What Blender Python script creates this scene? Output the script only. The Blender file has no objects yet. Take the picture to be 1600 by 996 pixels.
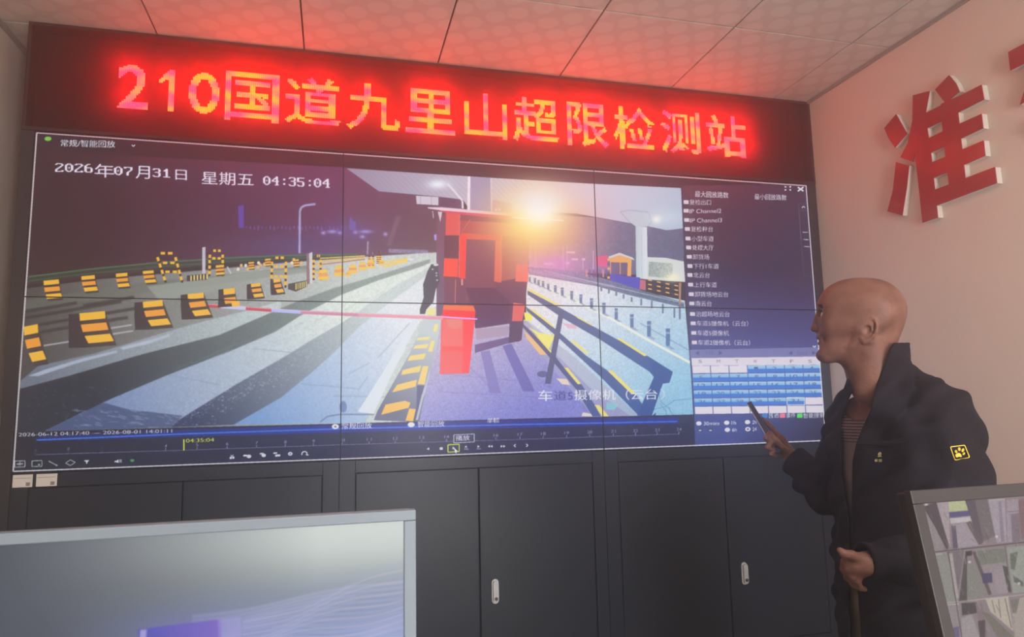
import bpy, bmesh, math, random
import numpy as np
from mathutils import Vector, Matrix

SC = bpy.context.scene
COL = SC.collection
rng = np.random.default_rng(7)
random.seed(7)

# ------------------------------------------------------------------ camera
W_IMG, H_IMG, FPX = 1600.0, 996.0, 1080.0
YAW, PITCH, ROLL = 0.25393778, 0.12751783, -0.0211411
CAM = np.array([1.18396, -3.07562, 1.20975])


def cam_axes():
    f = np.array([math.sin(YAW) * math.cos(PITCH), math.cos(YAW) * math.cos(PITCH), math.sin(PITCH)])
    r = np.array([math.cos(YAW), -math.sin(YAW), 0.0])
    u = np.cross(r, f)
    return r * math.cos(ROLL) + u * math.sin(ROLL), -r * math.sin(ROLL) + u * math.cos(ROLL), f


CR, CU, CF = cam_axes()


def project(P):
    """world points -> photo pixels"""
    d = np.asarray(P, float) - CAM
    z = d @ CF
    return np.stack([800 + FPX * (d @ CR) / z, 498 - FPX * (d @ CU) / z], -1)


def ray(u, v):
    return CF + (u - 800) / FPX * CR - (v - 498) / FPX * CU


def on_y(u, v, y=0.0):
    d = ray(u, v)
    return CAM + d * ((y - CAM[1]) / d[1])


def on_x(u, v, x):
    d = ray(u, v)
    return CAM + d * ((x - CAM[0]) / d[0])


def at_depth(u, v, D):
    return CAM + ray(u, v) * D


cd = bpy.data.cameras.new('camera')
cam = bpy.data.objects.new('camera', cd)
COL.objects.link(cam)
cd.sensor_fit = 'HORIZONTAL'
cd.sensor_width = 36.0
cd.lens = 36.0 * FPX / W_IMG
cd.clip_start = 0.02
M = Matrix(((CR[0], CU[0], -CF[0], CAM[0]), (CR[1], CU[1], -CF[1], CAM[1]), (CR[2], CU[2], -CF[2], CAM[2]), (0, 0, 0, 1)))
cam.matrix_world = M
SC.camera = cam

# ------------------------------------------------------------------ colour management, world, lights
SC.view_settings.view_transform = 'Standard'
SC.view_settings.look = 'None'
SC.view_settings.exposure = 0.0
SC.view_settings.gamma = 1.0
SC.view_settings.use_curve_mapping = False

world = bpy.data.worlds.new('world')
SC.world = world
world.use_nodes = True
wn = world.node_tree.nodes
wl = world.node_tree.links
wn['Background'].inputs[0].default_value = (0.75, 0.72, 0.70, 1)
wn['Background'].inputs[1].default_value = 0.05
BLOOM_FOG = 0.085  # added fog filling the room, standing in for lens bloom
if BLOOM_FOG > 0:
    vs = wn.new('ShaderNodeVolumeScatter')
    vs.inputs['Color'].default_value = (1, 1, 1, 1)
    vs.inputs['Density'].default_value = BLOOM_FOG
    vs.inputs['Anisotropy'].default_value = 0.92
    wl.new(vs.outputs[0], wn['World Output'].inputs['Volume'])
try:
    SC.cycles.volume_bounces = 1
    SC.cycles.max_bounces = 6
    SC.cycles.sample_clamp_indirect = 4.0
    SC.cycles.use_denoising = True
except Exception:
    pass


def area_light(name, loc, target, sx, sy, energy, color):
    ld = bpy.data.lights.new(name, 'AREA')
    ld.shape = 'RECTANGLE'
    ld.size, ld.size_y = sx, sy
    ld.energy = energy
    ld.color = color
    o = bpy.data.objects.new(name, ld)
    o.location = loc
    d = Vector(target) - Vector(loc)
    o.rotation_euler = d.to_track_quat('-Z', 'Y').to_euler()
    COL.objects.link(o)
    return o


# daylight through the glazed opening behind the camera, plus an added unseen ceiling fill light
area_light('window_daylight', (2.4, -5.44, 0.98), (2.4, 0, 0.98), 0.84, 1.76, 150.0, (0.97, 0.98, 1.0))
area_light('ceiling_fill_light', (2.3, -4.0, 2.76), (2.3, -4.0, 0), 1.15, 0.55, 95.0, (1.0, 0.98, 0.95))


# ------------------------------------------------------------------ materials
def srgb(r, g, b):
    def c(x):
        x = x / 255.0
        return x / 12.92 if x <= 0.04045 else ((x + 0.055) / 1.055) ** 2.4
    return (c(r), c(g), c(b), 1.0)


def mat(name, col, rough=0.6, spec=0.4, metal=0.0, var=0.0, vscale=12.0, bump=0.0, bscale=200.0, coat=0.0):
    m = bpy.data.materials.new(name)
    m.use_nodes = True
    nt = m.node_tree
    b = nt.nodes['Principled BSDF']
    b.inputs['Base Color'].default_value = col
    b.inputs['Roughness'].default_value = rough
    b.inputs['Specular IOR Level'].default_value = spec
    b.inputs['Metallic'].default_value = metal
    b.inputs['Coat Weight'].default_value = coat
    tc = nt.nodes.new('ShaderNodeTexCoord')
    if var > 0:
        n = nt.nodes.new('ShaderNodeTexNoise')
        n.inputs['Scale'].default_value = vscale
        n.inputs['Detail'].default_value = 4
        nt.links.new(tc.outputs['Object'], n.inputs['Vector'])
        mx = nt.nodes.new('ShaderNodeMix')
        mx.data_type = 'RGBA'
        mx.inputs['A'].default_value = tuple(max(0, c * (1 - var)) for c in col[:3]) + (1,)
        mx.inputs['B'].default_value = tuple(min(1, c * (1 + var)) for c in col[:3]) + (1,)
        nt.links.new(n.outputs['Fac'], mx.inputs['Factor'])
        nt.links.new(mx.outputs['Result'], b.inputs['Base Color'])
    if bump > 0:
        n2 = nt.nodes.new('ShaderNodeTexNoise')
        n2.inputs['Scale'].default_value = bscale
        n2.inputs['Detail'].default_value = 3
        nt.links.new(tc.outputs['Object'], n2.inputs['Vector'])
        bp = nt.nodes.new('ShaderNodeBump')
        bp.inputs['Strength'].default_value = bump
        bp.inputs['Distance'].default_value = 0.004
        nt.links.new(n2.outputs['Fac'], bp.inputs['Height'])
        nt.links.new(bp.outputs['Normal'], b.inputs['Normal'])
    return m


def emit_attr_mat(name, attr, strength=1.0, spec=0.15, rough=0.28, base=0.14):
    m = bpy.data.materials.new(name)
    m.use_nodes = True
    nt = m.node_tree
    b = nt.nodes['Principled BSDF']
    b.inputs['Base Color'].default_value = (0.01, 0.01, 0.012, 1)
    b.inputs['Roughness'].default_value = rough
    b.inputs['Specular IOR Level'].default_value = spec
    a = nt.nodes.new('ShaderNodeAttribute')
    a.attribute_name = attr
    nt.links.new(a.outputs['Color'], b.inputs['Emission Color'])
    b.inputs['Emission Strength'].default_value = strength
    vm = nt.nodes.new('ShaderNodeVectorMath')
    vm.operation = 'SCALE'
    vm.inputs['Scale'].default_value = base
    nt.links.new(a.outputs['Color'], vm.inputs[0])
    nt.links.new(vm.outputs[0], b.inputs['Base Color'])
    return m


# ------------------------------------------------------------------ object helpers
def link(o, parent=None):
    COL.objects.link(o)
    if parent is not None:
        o.parent = parent
    return o


def tag(o, label=None, cat=None, group=None, kind=None):
    if label:
        o['label'] = label
    if cat:
        o['category'] = cat
    if group:
        o['group'] = group
    if kind:
        o['kind'] = kind
    return o


def empty(name, loc=(0, 0, 0)):
    o = bpy.data.objects.new(name, None)
    o.location = loc
    o.empty_display_size = 0.05
    return link(o)


def obj(name, bm, material, parent=None, smooth=False):
    me = bpy.data.meshes.new(name)
    bm.normal_update()
    bm.to_mesh(me)
    bm.free()
    me.materials.append(material)
    if smooth:
        me.polygons.foreach_set('use_smooth', [True] * len(me.polygons))
    return link(bpy.data.objects.new(name, me), parent)


def mesh_np(name, verts, faces, material, parent=None, smooth=False):
    """numpy verts (n,3) and quads/tris (m,k) -> object"""
    me = bpy.data.meshes.new(name)
    verts = np.asarray(verts, np.float32)
    faces = np.asarray(faces, np.int32)
    k = faces.shape[1]
    me.vertices.add(len(verts))
    me.vertices.foreach_set('co', verts.ravel())
    me.loops.add(faces.size)
    me.loops.foreach_set('vertex_index', faces.ravel())
    me.polygons.add(len(faces))
    me.polygons.foreach_set('loop_start', np.arange(0, faces.size, k, dtype=np.int32))
    me.polygons.foreach_set('loop_total', np.full(len(faces), k, np.int32))
    me.update(calc_edges=True)
    me.validate()
    if smooth:
        me.polygons.foreach_set('use_smooth', np.ones(len(faces), bool))
    me.materials.append(material)
    return link(bpy.data.objects.new(name, me), parent)


def B(bm, x0, x1, y0, y1, z0, z1, bev=0.0, seg=2, mw=None):
    """box, optionally bevelled"""
    t = bmesh.new()
    vs = [t.verts.new((x, y, z)) for x in (x0, x1) for y in (y0, y1) for z in (z0, z1)]
    for q in ((0, 1, 3, 2), (4, 6, 7, 5), (0, 4, 5, 1), (2, 3, 7, 6), (0, 2, 6, 4), (1, 5, 7, 3)):
        t.faces.new([vs[i] for i in q])
    bmesh.ops.recalc_face_normals(t, faces=t.faces)
    if bev > 0:
        bmesh.ops.bevel(t, geom=list(t.edges), offset=bev, segments=seg, affect='EDGES', profile=0.5)
    if mw is not None:
        bmesh.ops.transform(t, matrix=mw, verts=t.verts)
    merge(bm, t)


def merge(bm, t):
    me = bpy.data.meshes.new('tmp')
    t.to_mesh(me)
    t.free()
    bm.from_mesh(me)
    bpy.data.meshes.remove(me)


def tube(bm, pts, radii, n=12, caps=True):
    """tube along points with per-point radius"""
    pts = [Vector(p) for p in pts]
    if not hasattr(radii, '__len__'):
        radii = [radii] * len(pts)
    rings = []
    up = Vector((0, 0, 1))
    for i, p in enumerate(pts):
        d = (pts[min(i + 1, len(pts) - 1)] - pts[max(i - 1, 0)]).normalized()
        a = d.cross(up)
        if a.length < 1e-3:
            a = d.cross(Vector((1, 0, 0)))
        a.normalize()
        b = a.cross(d)
        rings.append([bm.verts.new(p + (a * math.cos(2 * math.pi * k / n) + b * math.sin(2 * math.pi * k / n)) * radii[i]) for k in range(n)])
    for r0, r1 in zip(rings, rings[1:]):
        for k in range(n):
            bm.faces.new((r0[k], r0[(k + 1) % n], r1[(k + 1) % n], r1[k]))
    if caps:
        bm.faces.new(rings[0][::-1])
        bm.faces.new(rings[-1])
    return bm


def poly_prism(bm, pts, y0, y1, to3):
    """extrude a 2-D outline; to3(a, b, d) gives the 3-D point"""
    n = len(pts)
    f = [bm.verts.new(to3(a, b, y0)) for a, b in pts]
    k = [bm.verts.new(to3(a, b, y1)) for a, b in pts]
    bm.faces.new(f)
    bm.faces.new(k[::-1])
    for i in range(n):
        bm.faces.new((f[i], k[i], k[(i + 1) % n], f[(i + 1) % n]))


def text_tris(s, offset=0.0):
    """filled outline of a string as 2-D triangles (n,3,2), using the built-in font"""
    c = bpy.data.curves.new('t', 'FONT')
    c.body = s
    c.resolution_u = 4
    c.offset = offset
    o = bpy.data.objects.new('t', c)
    COL.objects.link(o)
    dg = bpy.context.evaluated_depsgraph_get()
    ev = o.evaluated_get(dg)
    me = ev.to_mesh()
    me.calc_loop_triangles()
    co = np.zeros(len(me.vertices) * 3, np.float32)
    me.vertices.foreach_get('co', co)
    tr = np.zeros(len(me.loop_triangles) * 3, np.int32)
    me.loop_triangles.foreach_get('vertices', tr)
    ev.to_mesh_clear()
    bpy.data.objects.remove(o)
    bpy.data.curves.remove(c)
    return co.reshape(-1, 3)[:, :2][tr.reshape(-1, 3)] if len(tr) else np.zeros((0, 3, 2))


# ------------------------------------------------------------------ the room
XL, XR, YB, YF, ZC = -0.17, 3.685, 0.36, -5.5, 2.832
wall_m = mat('painted_wall', srgb(226, 209, 194), 0.75, 0.2, var=0.04, vscale=3, bump=0.08, bscale=60)
floor_m = mat('floor_tile', srgb(120, 116, 110), 0.4, 0.4, var=0.1)
trim_m = mat('grey_trim', srgb(150, 146, 138), 0.5, 0.4)


def struct(name, bm, m):
    o = obj(name, bm, m)
    o['kind'] = 'structure'
    return o


bm = bmesh.new(); B(bm, XL - 0.1, XR + 0.1, YF - 0.1, YB + 0.1, -0.1, 0); struct('floor', bm, floor_m)
bm = bmesh.new(); B(bm, XL - 0.1, XL, YF, YB, 0, ZC + 0.06); struct('wall_left', bm, wall_m)
bm = bmesh.new(); B(bm, XR, XR + 0.1, YF, YB, 0, ZC + 0.06); struct('wall_right', bm, wall_m)
bm = bmesh.new(); B(bm, XL - 0.1, XR + 0.1, YB, YB + 0.1, 0, ZC + 0.06); struct('wall_back', bm, wall_m)
bm = bmesh.new()
for b in ((XL - 0.1, 1.93, 0, ZC + 0.06), (2.87, XR + 0.1, 0, ZC + 0.06), (1.93, 2.87, 1.95, ZC + 0.06)):
    B(bm, b[0], b[1], YF - 0.1, YF, b[2], b[3])
struct('wall_front', bm, wall_m)
frame_w = mat('white_door_frame', srgb(225, 225, 220), 0.4, 0.4)
bm = bmesh.new()
for b in ((1.93, 1.98, 0.001, 1.95), (2.82, 2.87, 0.001, 1.95), (1.98, 2.82, 0.001, 0.08), (1.98, 2.82, 1.88, 1.95), (2.385, 2.415, 0.08, 1.88)):
    B(bm, b[0], b[1], YF - 0.08, YF + 0.01, b[2], b[3], 0.004)
struct('door_1', bm, frame_w)

# ceiling: 0.607 m gypsum tiles, narrow open joints, a dark void above
cm = bpy.data.materials.new('ceiling_tile')
cm.use_nodes = True
nt = cm.node_tree
pb = nt.nodes['Principled BSDF']
pb.inputs['Roughness'].default_value = 0.55
pb.inputs['Specular IOR Level'].default_value = 0.3
tc = nt.nodes.new('ShaderNodeTexCoord')
mp = nt.nodes.new('ShaderNodeMapping')
mp.inputs['Scale'].default_value = (1, 1.0, 0)
mp.inputs['Rotation'].default_value = (0, 0, math.radians(30))
vo = nt.nodes.new('ShaderNodeTexVoronoi')
vo.voronoi_dimensions = '2D'
vo.inputs['Scale'].default_value = 9.5
vo.inputs['Randomness'].default_value = 0.12
rp = nt.nodes.new('ShaderNodeValToRGB')
rp.color_ramp.elements[0].position = 0.36
rp.color_ramp.elements[0].color = srgb(212, 205, 193)
rp.color_ramp.elements[1].position = 0.46
rp.color_ramp.elements[1].color = srgb(201, 193, 181)
nt.links.new(tc.outputs['Object'], mp.inputs['Vector'])
nt.links.new(mp.outputs['Vector'], vo.inputs['Vector'])
nt.links.new(vo.outputs['Distance'], rp.inputs['Fac'])
nt.links.new(rp.outputs['Color'], pb.inputs['Base Color'])
T, X0, Y0, G = 0.607, 0.432 - 0.607, -0.585, 0.0035
bm = bmesh.new()
for i in range(-1, 8):
    for j in range(-9, 3):
        x0, x1 = max(X0 + i * T + G, XL), min(X0 + (i + 1) * T - G, XR)
        y0, y1 = max(Y0 + j * T + G, YF), min(Y0 + (j + 1) * T - G, YB)
        if x1 - x0 > 0.01 and y1 - y0 > 0.01:
            B(bm, x0, x1, y0, y1, ZC, ZC + 0.012, 0.0015, 1)
struct('ceiling', bm, cm)
bm = bmesh.new(); B(bm, XL - 0.1, XR + 0.1, YF - 0.1, YB + 0.1, ZC + 0.03, ZC + 0.06)
struct('roof', bm, mat('ceiling_void', srgb(60, 50, 46), 0.9, 0.1))
bm = bmesh.new(); B(bm, XR - 0.018, XR, YF, -0.001, ZC - 0.014, ZC - 0.0005, 0.002); struct('trim_1', bm, trim_m)
bm = bmesh.new(); B(bm, XL, XL + 0.018, YF, YB, ZC - 0.014, ZC - 0.0005, 0.002); struct('trim_2', bm, trim_m)
bm = bmesh.new(); B(bm, XR - 0.012, XR, YF, -0.001, 0.0, 0.09, 0.003); struct('baseboard_right', bm, trim_m)
bm = bmesh.new(); B(bm, XL, XL + 0.012, YF, YB, 0.0, 0.09, 0.003); struct('baseboard_left', bm, trim_m)
# ------------------------------------------------------------------ what the video wall shows (a flat picture, drawn here as polygons)
U0, V0, CW, CH, S = 0.0, 195.0, 1310, 556, 3
CV = np.zeros((CH * S, CW * S, 3), np.float32)
CV[:] = (52, 40, 50)


def _mask(pts):
    p = np.asarray(pts, float)
    x = (p[:, 0] - U0) * S
    y = (p[:, 1] - V0) * S
    x0, x1 = int(max(0, math.floor(x.min()))), int(min(CW * S, math.ceil(x.max()) + 1))
    y0, y1 = int(max(0, math.floor(y.min()))), int(min(CH * S, math.ceil(y.max()) + 1))
    if x1 <= x0 or y1 <= y0:
        return None
    gx, gy = np.meshgrid(np.arange(x0, x1) + 0.5, np.arange(y0, y1) + 0.5)
    m = np.zeros(gx.shape, bool)
    n = len(p)
    for i in range(n):
        xa, ya, xb, yb = x[i], y[i], x[(i + 1) % n], y[(i + 1) % n]
        if ya == yb:
            continue
        c = (ya > gy) != (yb > gy)
        m ^= c & (gx < (xb - xa) * (gy - ya) / (yb - ya) + xa)
    return y0, y1, x0, x1, m, gx, gy


def poly(pts, col, col2=None, ax=None, a=1.0, noise=0.0, blur=1):
    r = _mask(pts)
    if r is None:
        return
    y0, y1, x0, x1, m, gx, gy = r
    col = np.array(col, np.float32)
    if col2 is not None:
        (ax0, ay0), (ax1, ay1) = ax
        dx, dy = ax1 - ax0, ay1 - ay0
        t = ((gx / S + U0 - ax0) * dx + (gy / S + V0 - ay0) * dy) / (dx * dx + dy * dy)
        t = np.clip(t, 0, 1)[..., None].astype(np.float32)
        c = col + (np.array(col2, np.float32) - col) * t
    else:
        c = np.broadcast_to(col, m.shape + (3,))
    if noise > 0:
        k = rng.normal(0, noise, (m.shape[0] // blur + 2, m.shape[1] // blur + 2)).astype(np.float32)
        k = np.repeat(np.repeat(k, blur, 0), blur, 1)[:m.shape[0], :m.shape[1], None]
        c = c * (1 + k)
    sub = CV[y0:y1, x0:x1]
    mm = m[..., None] * np.float32(a)
    sub += (c - sub) * mm


def line(p, q, w, col, a=1.0):
    dx, dy = q[0] - p[0], q[1] - p[1]
    L = math.hypot(dx, dy) or 1
    nx, ny = -dy / L * w / 2, dx / L * w / 2
    poly([(p[0] + nx, p[1] + ny), (q[0] + nx, q[1] + ny), (q[0] - nx, q[1] - ny), (p[0] - nx, p[1] - ny)], col, a=a)


def lines(pts, w, col, a=1.0):
    for p, q in zip(pts, pts[1:]):
        line(p, q, w, col, a)


def disc(cx, cy, rx, ry, col, a=1.0):
    poly([(cx + rx * math.cos(t), cy + ry * math.sin(t)) for t in np.linspace(0, 2 * math.pi, 21)[:-1]], col, a=a)


def glow(cx, cy, rx, ry, col, a=1.0):
    x0, x1 = int(max(0, (cx - 3 * rx - U0) * S)), int(min(CW * S, (cx + 3 * rx - U0) * S))
    y0, y1 = int(max(0, (cy - 3 * ry - V0) * S)), int(min(CH * S, (cy + 3 * ry - V0) * S))
    gx, gy = np.meshgrid(np.arange(x0, x1) / S + U0, np.arange(y0, y1) / S + V0)
    k = (a * np.exp(-((gx - cx) / rx) ** 2 - ((gy - cy) / ry) ** 2)).astype(np.float32)[..., None]
    sub = CV[y0:y1, x0:x1]
    sub += (np.array(col, np.float32) - sub) * k


def soften(n):
    global CV
    k = CV
    for _ in range(n):
        for ax in (0, 1):
            k = (np.roll(k, 1, ax) + k + np.roll(k, -1, ax)) / 3.0
    CV = k


def tris_fill(t, col, a=1.0):
    for q in t:
        poly(q, col, a=a)


def text(s, p, q, h, col, bold=0.0, a=1.0, ital=0.0):
    """string whose inked box runs along its foot from p to q, h pixels tall"""
    t = text_tris(s)
    if not len(t):
        return
    lo, hi = t.reshape(-1, 2).min(0), t.reshape(-1, 2).max(0)
    u = (t[..., 0] - lo[0]) / max(hi[0] - lo[0], 1e-6)
    v = (t[..., 1] - lo[1]) / max(hi[1] - lo[1], 1e-6)
    X = p[0] + u * (q[0] - p[0]) + v * h * ital
    Yy = p[1] + u * (q[1] - p[1]) - v * h
    for d in ((0,) if bold <= 0 else (-bold * h * .7, bold * h * .7)):
        tris_fill(np.stack([X + d, Yy], -1), col, a)


VGA = {'0': '386CC6C6D6D6C6C66C38', '1': '1838781818181818187E', '2': '7CC6060C183060C0C6FE', '3': '7CC606063C060606C67C', '5': 'FEC0C0C0FC060606C67C',
       '4': '0C1C3C6CCCFE0C0C0C1E', '6': '3860C0C0FCC6C6C6C67C', '7': 'FEC606060C1830303030', '8': '7CC6C6C67CC6C6C6C67C', ':': '00001818000000181800'}


def bitmap(s, p, q, h, col):
    """blocky on-screen-display digits"""
    n = len(s)
    for i, ch in enumerate(s):
        b = bytes.fromhex(VGA[ch])
        for r in range(10):
            for c in range(8):
                if b[r] >> (7 - c) & 1:
                    def P(cc, rr):
                        u = (i + cc / 8.0) / n
                        return (p[0] + u * (q[0] - p[0]), p[1] + u * (q[1] - p[1]) - h * (1 - rr / 10.0))
                    poly([P(c, r), P(c + 1, r), P(c + 1, r + 1), P(c, r + 1)], col)


def sc(pts, ox, oy, k):
    return [(ox + x / k, oy + y / k) for x, y in pts]


YEL, ORG, WHT = (240, 185, 62), (238, 158, 60), (228, 230, 240)
# --- night sky and far city
poly([(36, 234), (541, 262), (700, 275), (700, 400), (400, 405), (30, 450)], (58, 40, 46), (104, 62, 96), ((100, 330), (520, 320)))
poly([(541, 262), (700, 275), (700, 400), (535, 405)], (112, 70, 100), (98, 66, 80), ((540, 300), (690, 380)))
glow(470, 385, 110, 22, (88, 74, 130), 0.55)
poly([(372, 322), (381, 320), (381, 356), (373, 356)], (104, 80, 190), a=0.75)
for i in range(26):
    x = 385 + i * 6.2
    line((x, 353 + (i % 3)), (x, 357 + (i % 4)), 1.6, (120, 104, 200), 0.8)
for x, y, w in ((519, 362, 9), (531, 364, 4), (555, 363, 4), (571, 362, 12), (566, 370, 5), (602, 366, 4), (505, 364, 4)):
    glow(x, y, w * 0.8, 2.6, (190, 180, 255), 0.9)
poly([(546, 342), (549, 338), (551, 345), (556, 346), (556, 360), (546, 360)], (120, 104, 190), a=0.7)
glow(550, 360, 40, 16, (110, 90, 180), 0.35)
lines([(468, 396), (468.5, 330), (471, 324), (477, 321), (493, 319)], 3.2, (176, 170, 215))
line((574, 398), (575, 377), 1.6, (190, 185, 215))
poly([(607, 389), (669, 391), (669, 397), (607, 395)], (150, 148, 186), a=0.7, noise=0.15, blur=4)
poly([(618, 338), (627, 338), (611, 384), (604, 384)], (128, 98, 116), a=0.6)
# --- green guard rail
for k, (dy, c) in enumerate(((0, (72, 134, 92)), (3.4, (50, 70, 58)), (6.5, (62, 104, 76)), (10.5, (56, 66, 58)))):
    lines([(44, 433 + dy), (140, 421 + dy), (243, 411 + dy), (345, 404 + dy * .9), (430, 400 + dy * .7), (560, 398 + dy * .4)], 2.3, c, 0.8)
# --- ground, left lanes
poly([(32, 452), (150, 437), (300, 424), (430, 412), (560, 402), (690, 394), (690, 500), (655, 662), (25, 676)], (74, 72, 72), (196, 206, 204), ((40, 520), (560, 470)), noise=0.04, blur=5)
poly([(34, 470), (235, 440), (330, 432), (480, 415), (480, 424), (330, 446), (235, 456), (34, 486)], (96, 98, 92), (120, 128, 124), ((40, 470), (400, 430)), a=0.8)
poly([(230, 448), (330, 434), (400, 424), (480, 420), (520, 421), (400, 437), (330, 456), (250, 470)], (150, 160, 152), a=0.8)
for y, x0, x1 in ((487, 40, 120), (497, 40, 190), (478, 130, 210), (508, 60, 210), (520, 60, 200)):
    line((x0, y), (x1, y - (x1 - x0) * 0.17), 5, (50, 48, 50), 0.7)
for y, x0, x1 in ((541, 65, 140), (514, 168, 206), (523, 172, 208)):
    line((x0, y), (x1, y - (x1 - x0) * 0.16), 2.2, (196, 200, 212), 0.8)
poly([(31, 596), (60, 572), (150, 552), (290, 510), (400, 482), (440, 470), (439, 482), (342, 524), (222, 554), (110, 587), (31, 609)], (108, 118, 134), (190, 204, 204), ((60, 590), (420, 480)), noise=0.05, blur=4)
poly([(44, 588), (70, 578), (130, 560), (182, 548), (184, 551), (120, 568), (60, 588)], (168, 180, 202))
poly([(188, 543), (240, 530), (264, 522), (266, 526), (230, 538), (192, 547)], (176, 188, 206))
# dark asphalt strips and bright concrete between them
poly([(31, 608), (110, 587), (222, 554), (342, 524), (439, 482), (465, 471), (523, 450), (575, 435), (613, 423), (658, 409), (672, 405), (672, 411), (658, 417), (592, 438),
      (533, 461), (470, 493), (430, 519), (357, 550), (260, 587), (170, 625), (69, 674), (27, 676)], (46, 50, 60), (140, 156, 152), ((150, 610), (560, 450)), noise=0.06, blur=3)
poly([(69, 674), (170, 625), (260, 587), (357, 550), (430, 519), (470, 493), (533, 461), (592, 438), (658, 417), (672, 411), (672, 416), (658, 425), (624, 443), (584, 469),
      (562, 487), (533, 505), (481, 535), (451, 554), (369, 601), (279, 657), (268, 668)], (120, 140, 182), (216, 226, 220), ((180, 650), (520, 480)), noise=0.03, blur=6)
poly([(69, 674), (120, 650), (160, 629), (200, 640), (285, 650), (268, 668)], (60, 72, 108), a=0.75)
for i in range(60):
    x = rng.uniform(110, 280); y = rng.uniform(640, 668)
    line((x, y), (x + rng.uniform(4, 16), y + rng.uniform(0, 4)), rng.uniform(0.6, 1.8), (150, 160, 196), 0.55)
poly([(268, 668), (279, 657), (369, 601), (451, 554), (481, 535), (533, 505), (562, 487), (584, 469), (624, 443), (658, 425), (672, 416), (672, 424), (658, 437), (600, 480),
      (560, 512), (520, 553), (485, 584), (440, 621), (365, 664)], (54, 64, 92), (196, 208, 208), ((300, 650), (570, 470)), noise=0.06, blur=2)
poly([(365, 664), (440, 621), (485, 584), (520, 553), (560, 512), (600, 480), (658, 437), (690, 416), (690, 470), (655, 505), (600, 600), (570, 661)], (122, 156, 206), (220, 226, 232), ((400, 650), (610, 480)), noise=0.025, blur=6)
m_pts = [(300, 655), (360, 610), (420, 575), (470, 560), (490, 575), (460, 605), (400, 640), (350, 662)]
for i in range(420):
    k = rng.uniform(0, 1); x = 285 + k * 240 + rng.normal(0, 16); y = 655 - k * 118 + rng.normal(0, 13)
    disc(x, y, rng.uniform(0.4, 1.2), rng.uniform(0.4, 0.9), (196, 208, 232), 0.7)
for i in range(50):
    disc(rng.uniform(45, 190), rng.uniform(605, 655), rng.uniform(0.8, 2.4), 0.9, (96, 104, 124), 0.8)
for p, q in (((262, 586), (345, 602)), ((395, 545), (455, 551)), ((520, 619), (690, 622)), ((470, 600), (560, 608)), ((590, 560), (640, 505)), ((545, 585), (578, 567)), ((560, 610), (575, 588))):
    line(p, q, 1.0, (112, 130, 164), 0.6)
lines([(500, 660), (512, 651), (530, 648), (585, 648)], 1.4, (60, 78, 120), 0.8)
disc(536, 636, 6, 9, (92, 116, 170), 0.8)
for i in range(420):
    ang = rng.uniform(math.radians(96), math.radians(157)); r0 = rng.uniform(60, 480); r1 = r0 + rng.uniform(15, 90) * (r0 / 250)
    p, q = [(694 + r * math.cos(ang), 394 + r * math.sin(ang)) for r in (r0, r1)]
    if p[1] > 470 - (p[0] - 40) * 0.05 and q[1] < 655 - (q[0] - 300) * .01 and p[0] > 45 and q[0] > 45 and 30 + (690 - q[0]) * .42 > q[1] - 394 > (690 - q[0]) * .36 * 0 + 20:
        line(p, q, rng.uniform(.6, 2.2), (226, 232, 236) if i % 3 else (70, 80, 96), 0.10)
soften(5)
# white line, yellow and black kerb
poly([(559, 644), (584, 647), (611, 588), (632, 548), (648, 505), (642, 503), (618, 549), (596, 586)], (216, 224, 232))
poly([(584, 657), (590, 642), (640, 553), (664, 500), (690, 494), (683, 540), (668, 598), (655, 660)], (104, 108, 134), (190, 204, 208), ((610, 640), (672, 520)))
K8 = (520, 470, 4.98)
for b in (((375, 890), (410, 810), (560, 780), (605, 795), (590, 835)), ((460, 715), (500, 655), (655, 615), (645, 670)), ((530, 580), (545, 540), (690, 505), (675, 555)),
          ((580, 470), (600, 430), (725, 410), (710, 455)), ((625, 375), (640, 350), (745, 335), (735, 370)), ((650, 310), (660, 290), (760, 280), (750, 305)),
          ((565, 935), (595, 840), (650, 845), (625, 940)), ((660, 650), (700, 510), (745, 510), (715, 655)), ((740, 395), (765, 310), (795, 315), (775, 400)),
          ((780, 240), (790, 185), (820, 180), (810, 240)), ((725, 110), (740, 60), (800, 60), (795, 115))):
    poly(sc(b, *K8), (238, 186, 84), (232, 226, 150), ((620, 650), (672, 500)))
poly(sc([(650, 830), (655, 660), (715, 660), (640, 940), (625, 940)], *K8), (70, 74, 120), a=0.8)
poly(sc([(645, 930), (690, 740), (720, 650), (760, 520), (740, 660), (700, 770), (662, 930)], *K8), (196, 200, 222), a=0.8)
# --- near ground right of the kerb: lavender concrete with the booth's shadow
poly([(655, 661), (668, 598), (683, 540), (690, 494), (830, 500), (860, 545), (920, 605), (990, 654)], (184, 176, 204), (130, 132, 206), ((740, 520), (790, 650)), noise=0.04, blur=6)
poly([(743, 515), (796, 510), (793, 525), (744, 531)], (170, 152, 178))
poly([(742, 539), (799, 526), (797, 536), (742, 552)], (104, 84, 134))
poly([(751, 550), (765, 548), (783, 615), (765, 615)], (122, 116, 182), a=0.8)
poly([(785, 541), (799, 537), (836, 612), (817, 612)], (104, 98, 172), a=0.85)
for p, q in (((690, 585), (830, 597)), ((680, 612), (860, 622)), ((735, 575), (800, 640))):
    line(p, q, 1.0, (120, 112, 178), 0.6)
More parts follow.
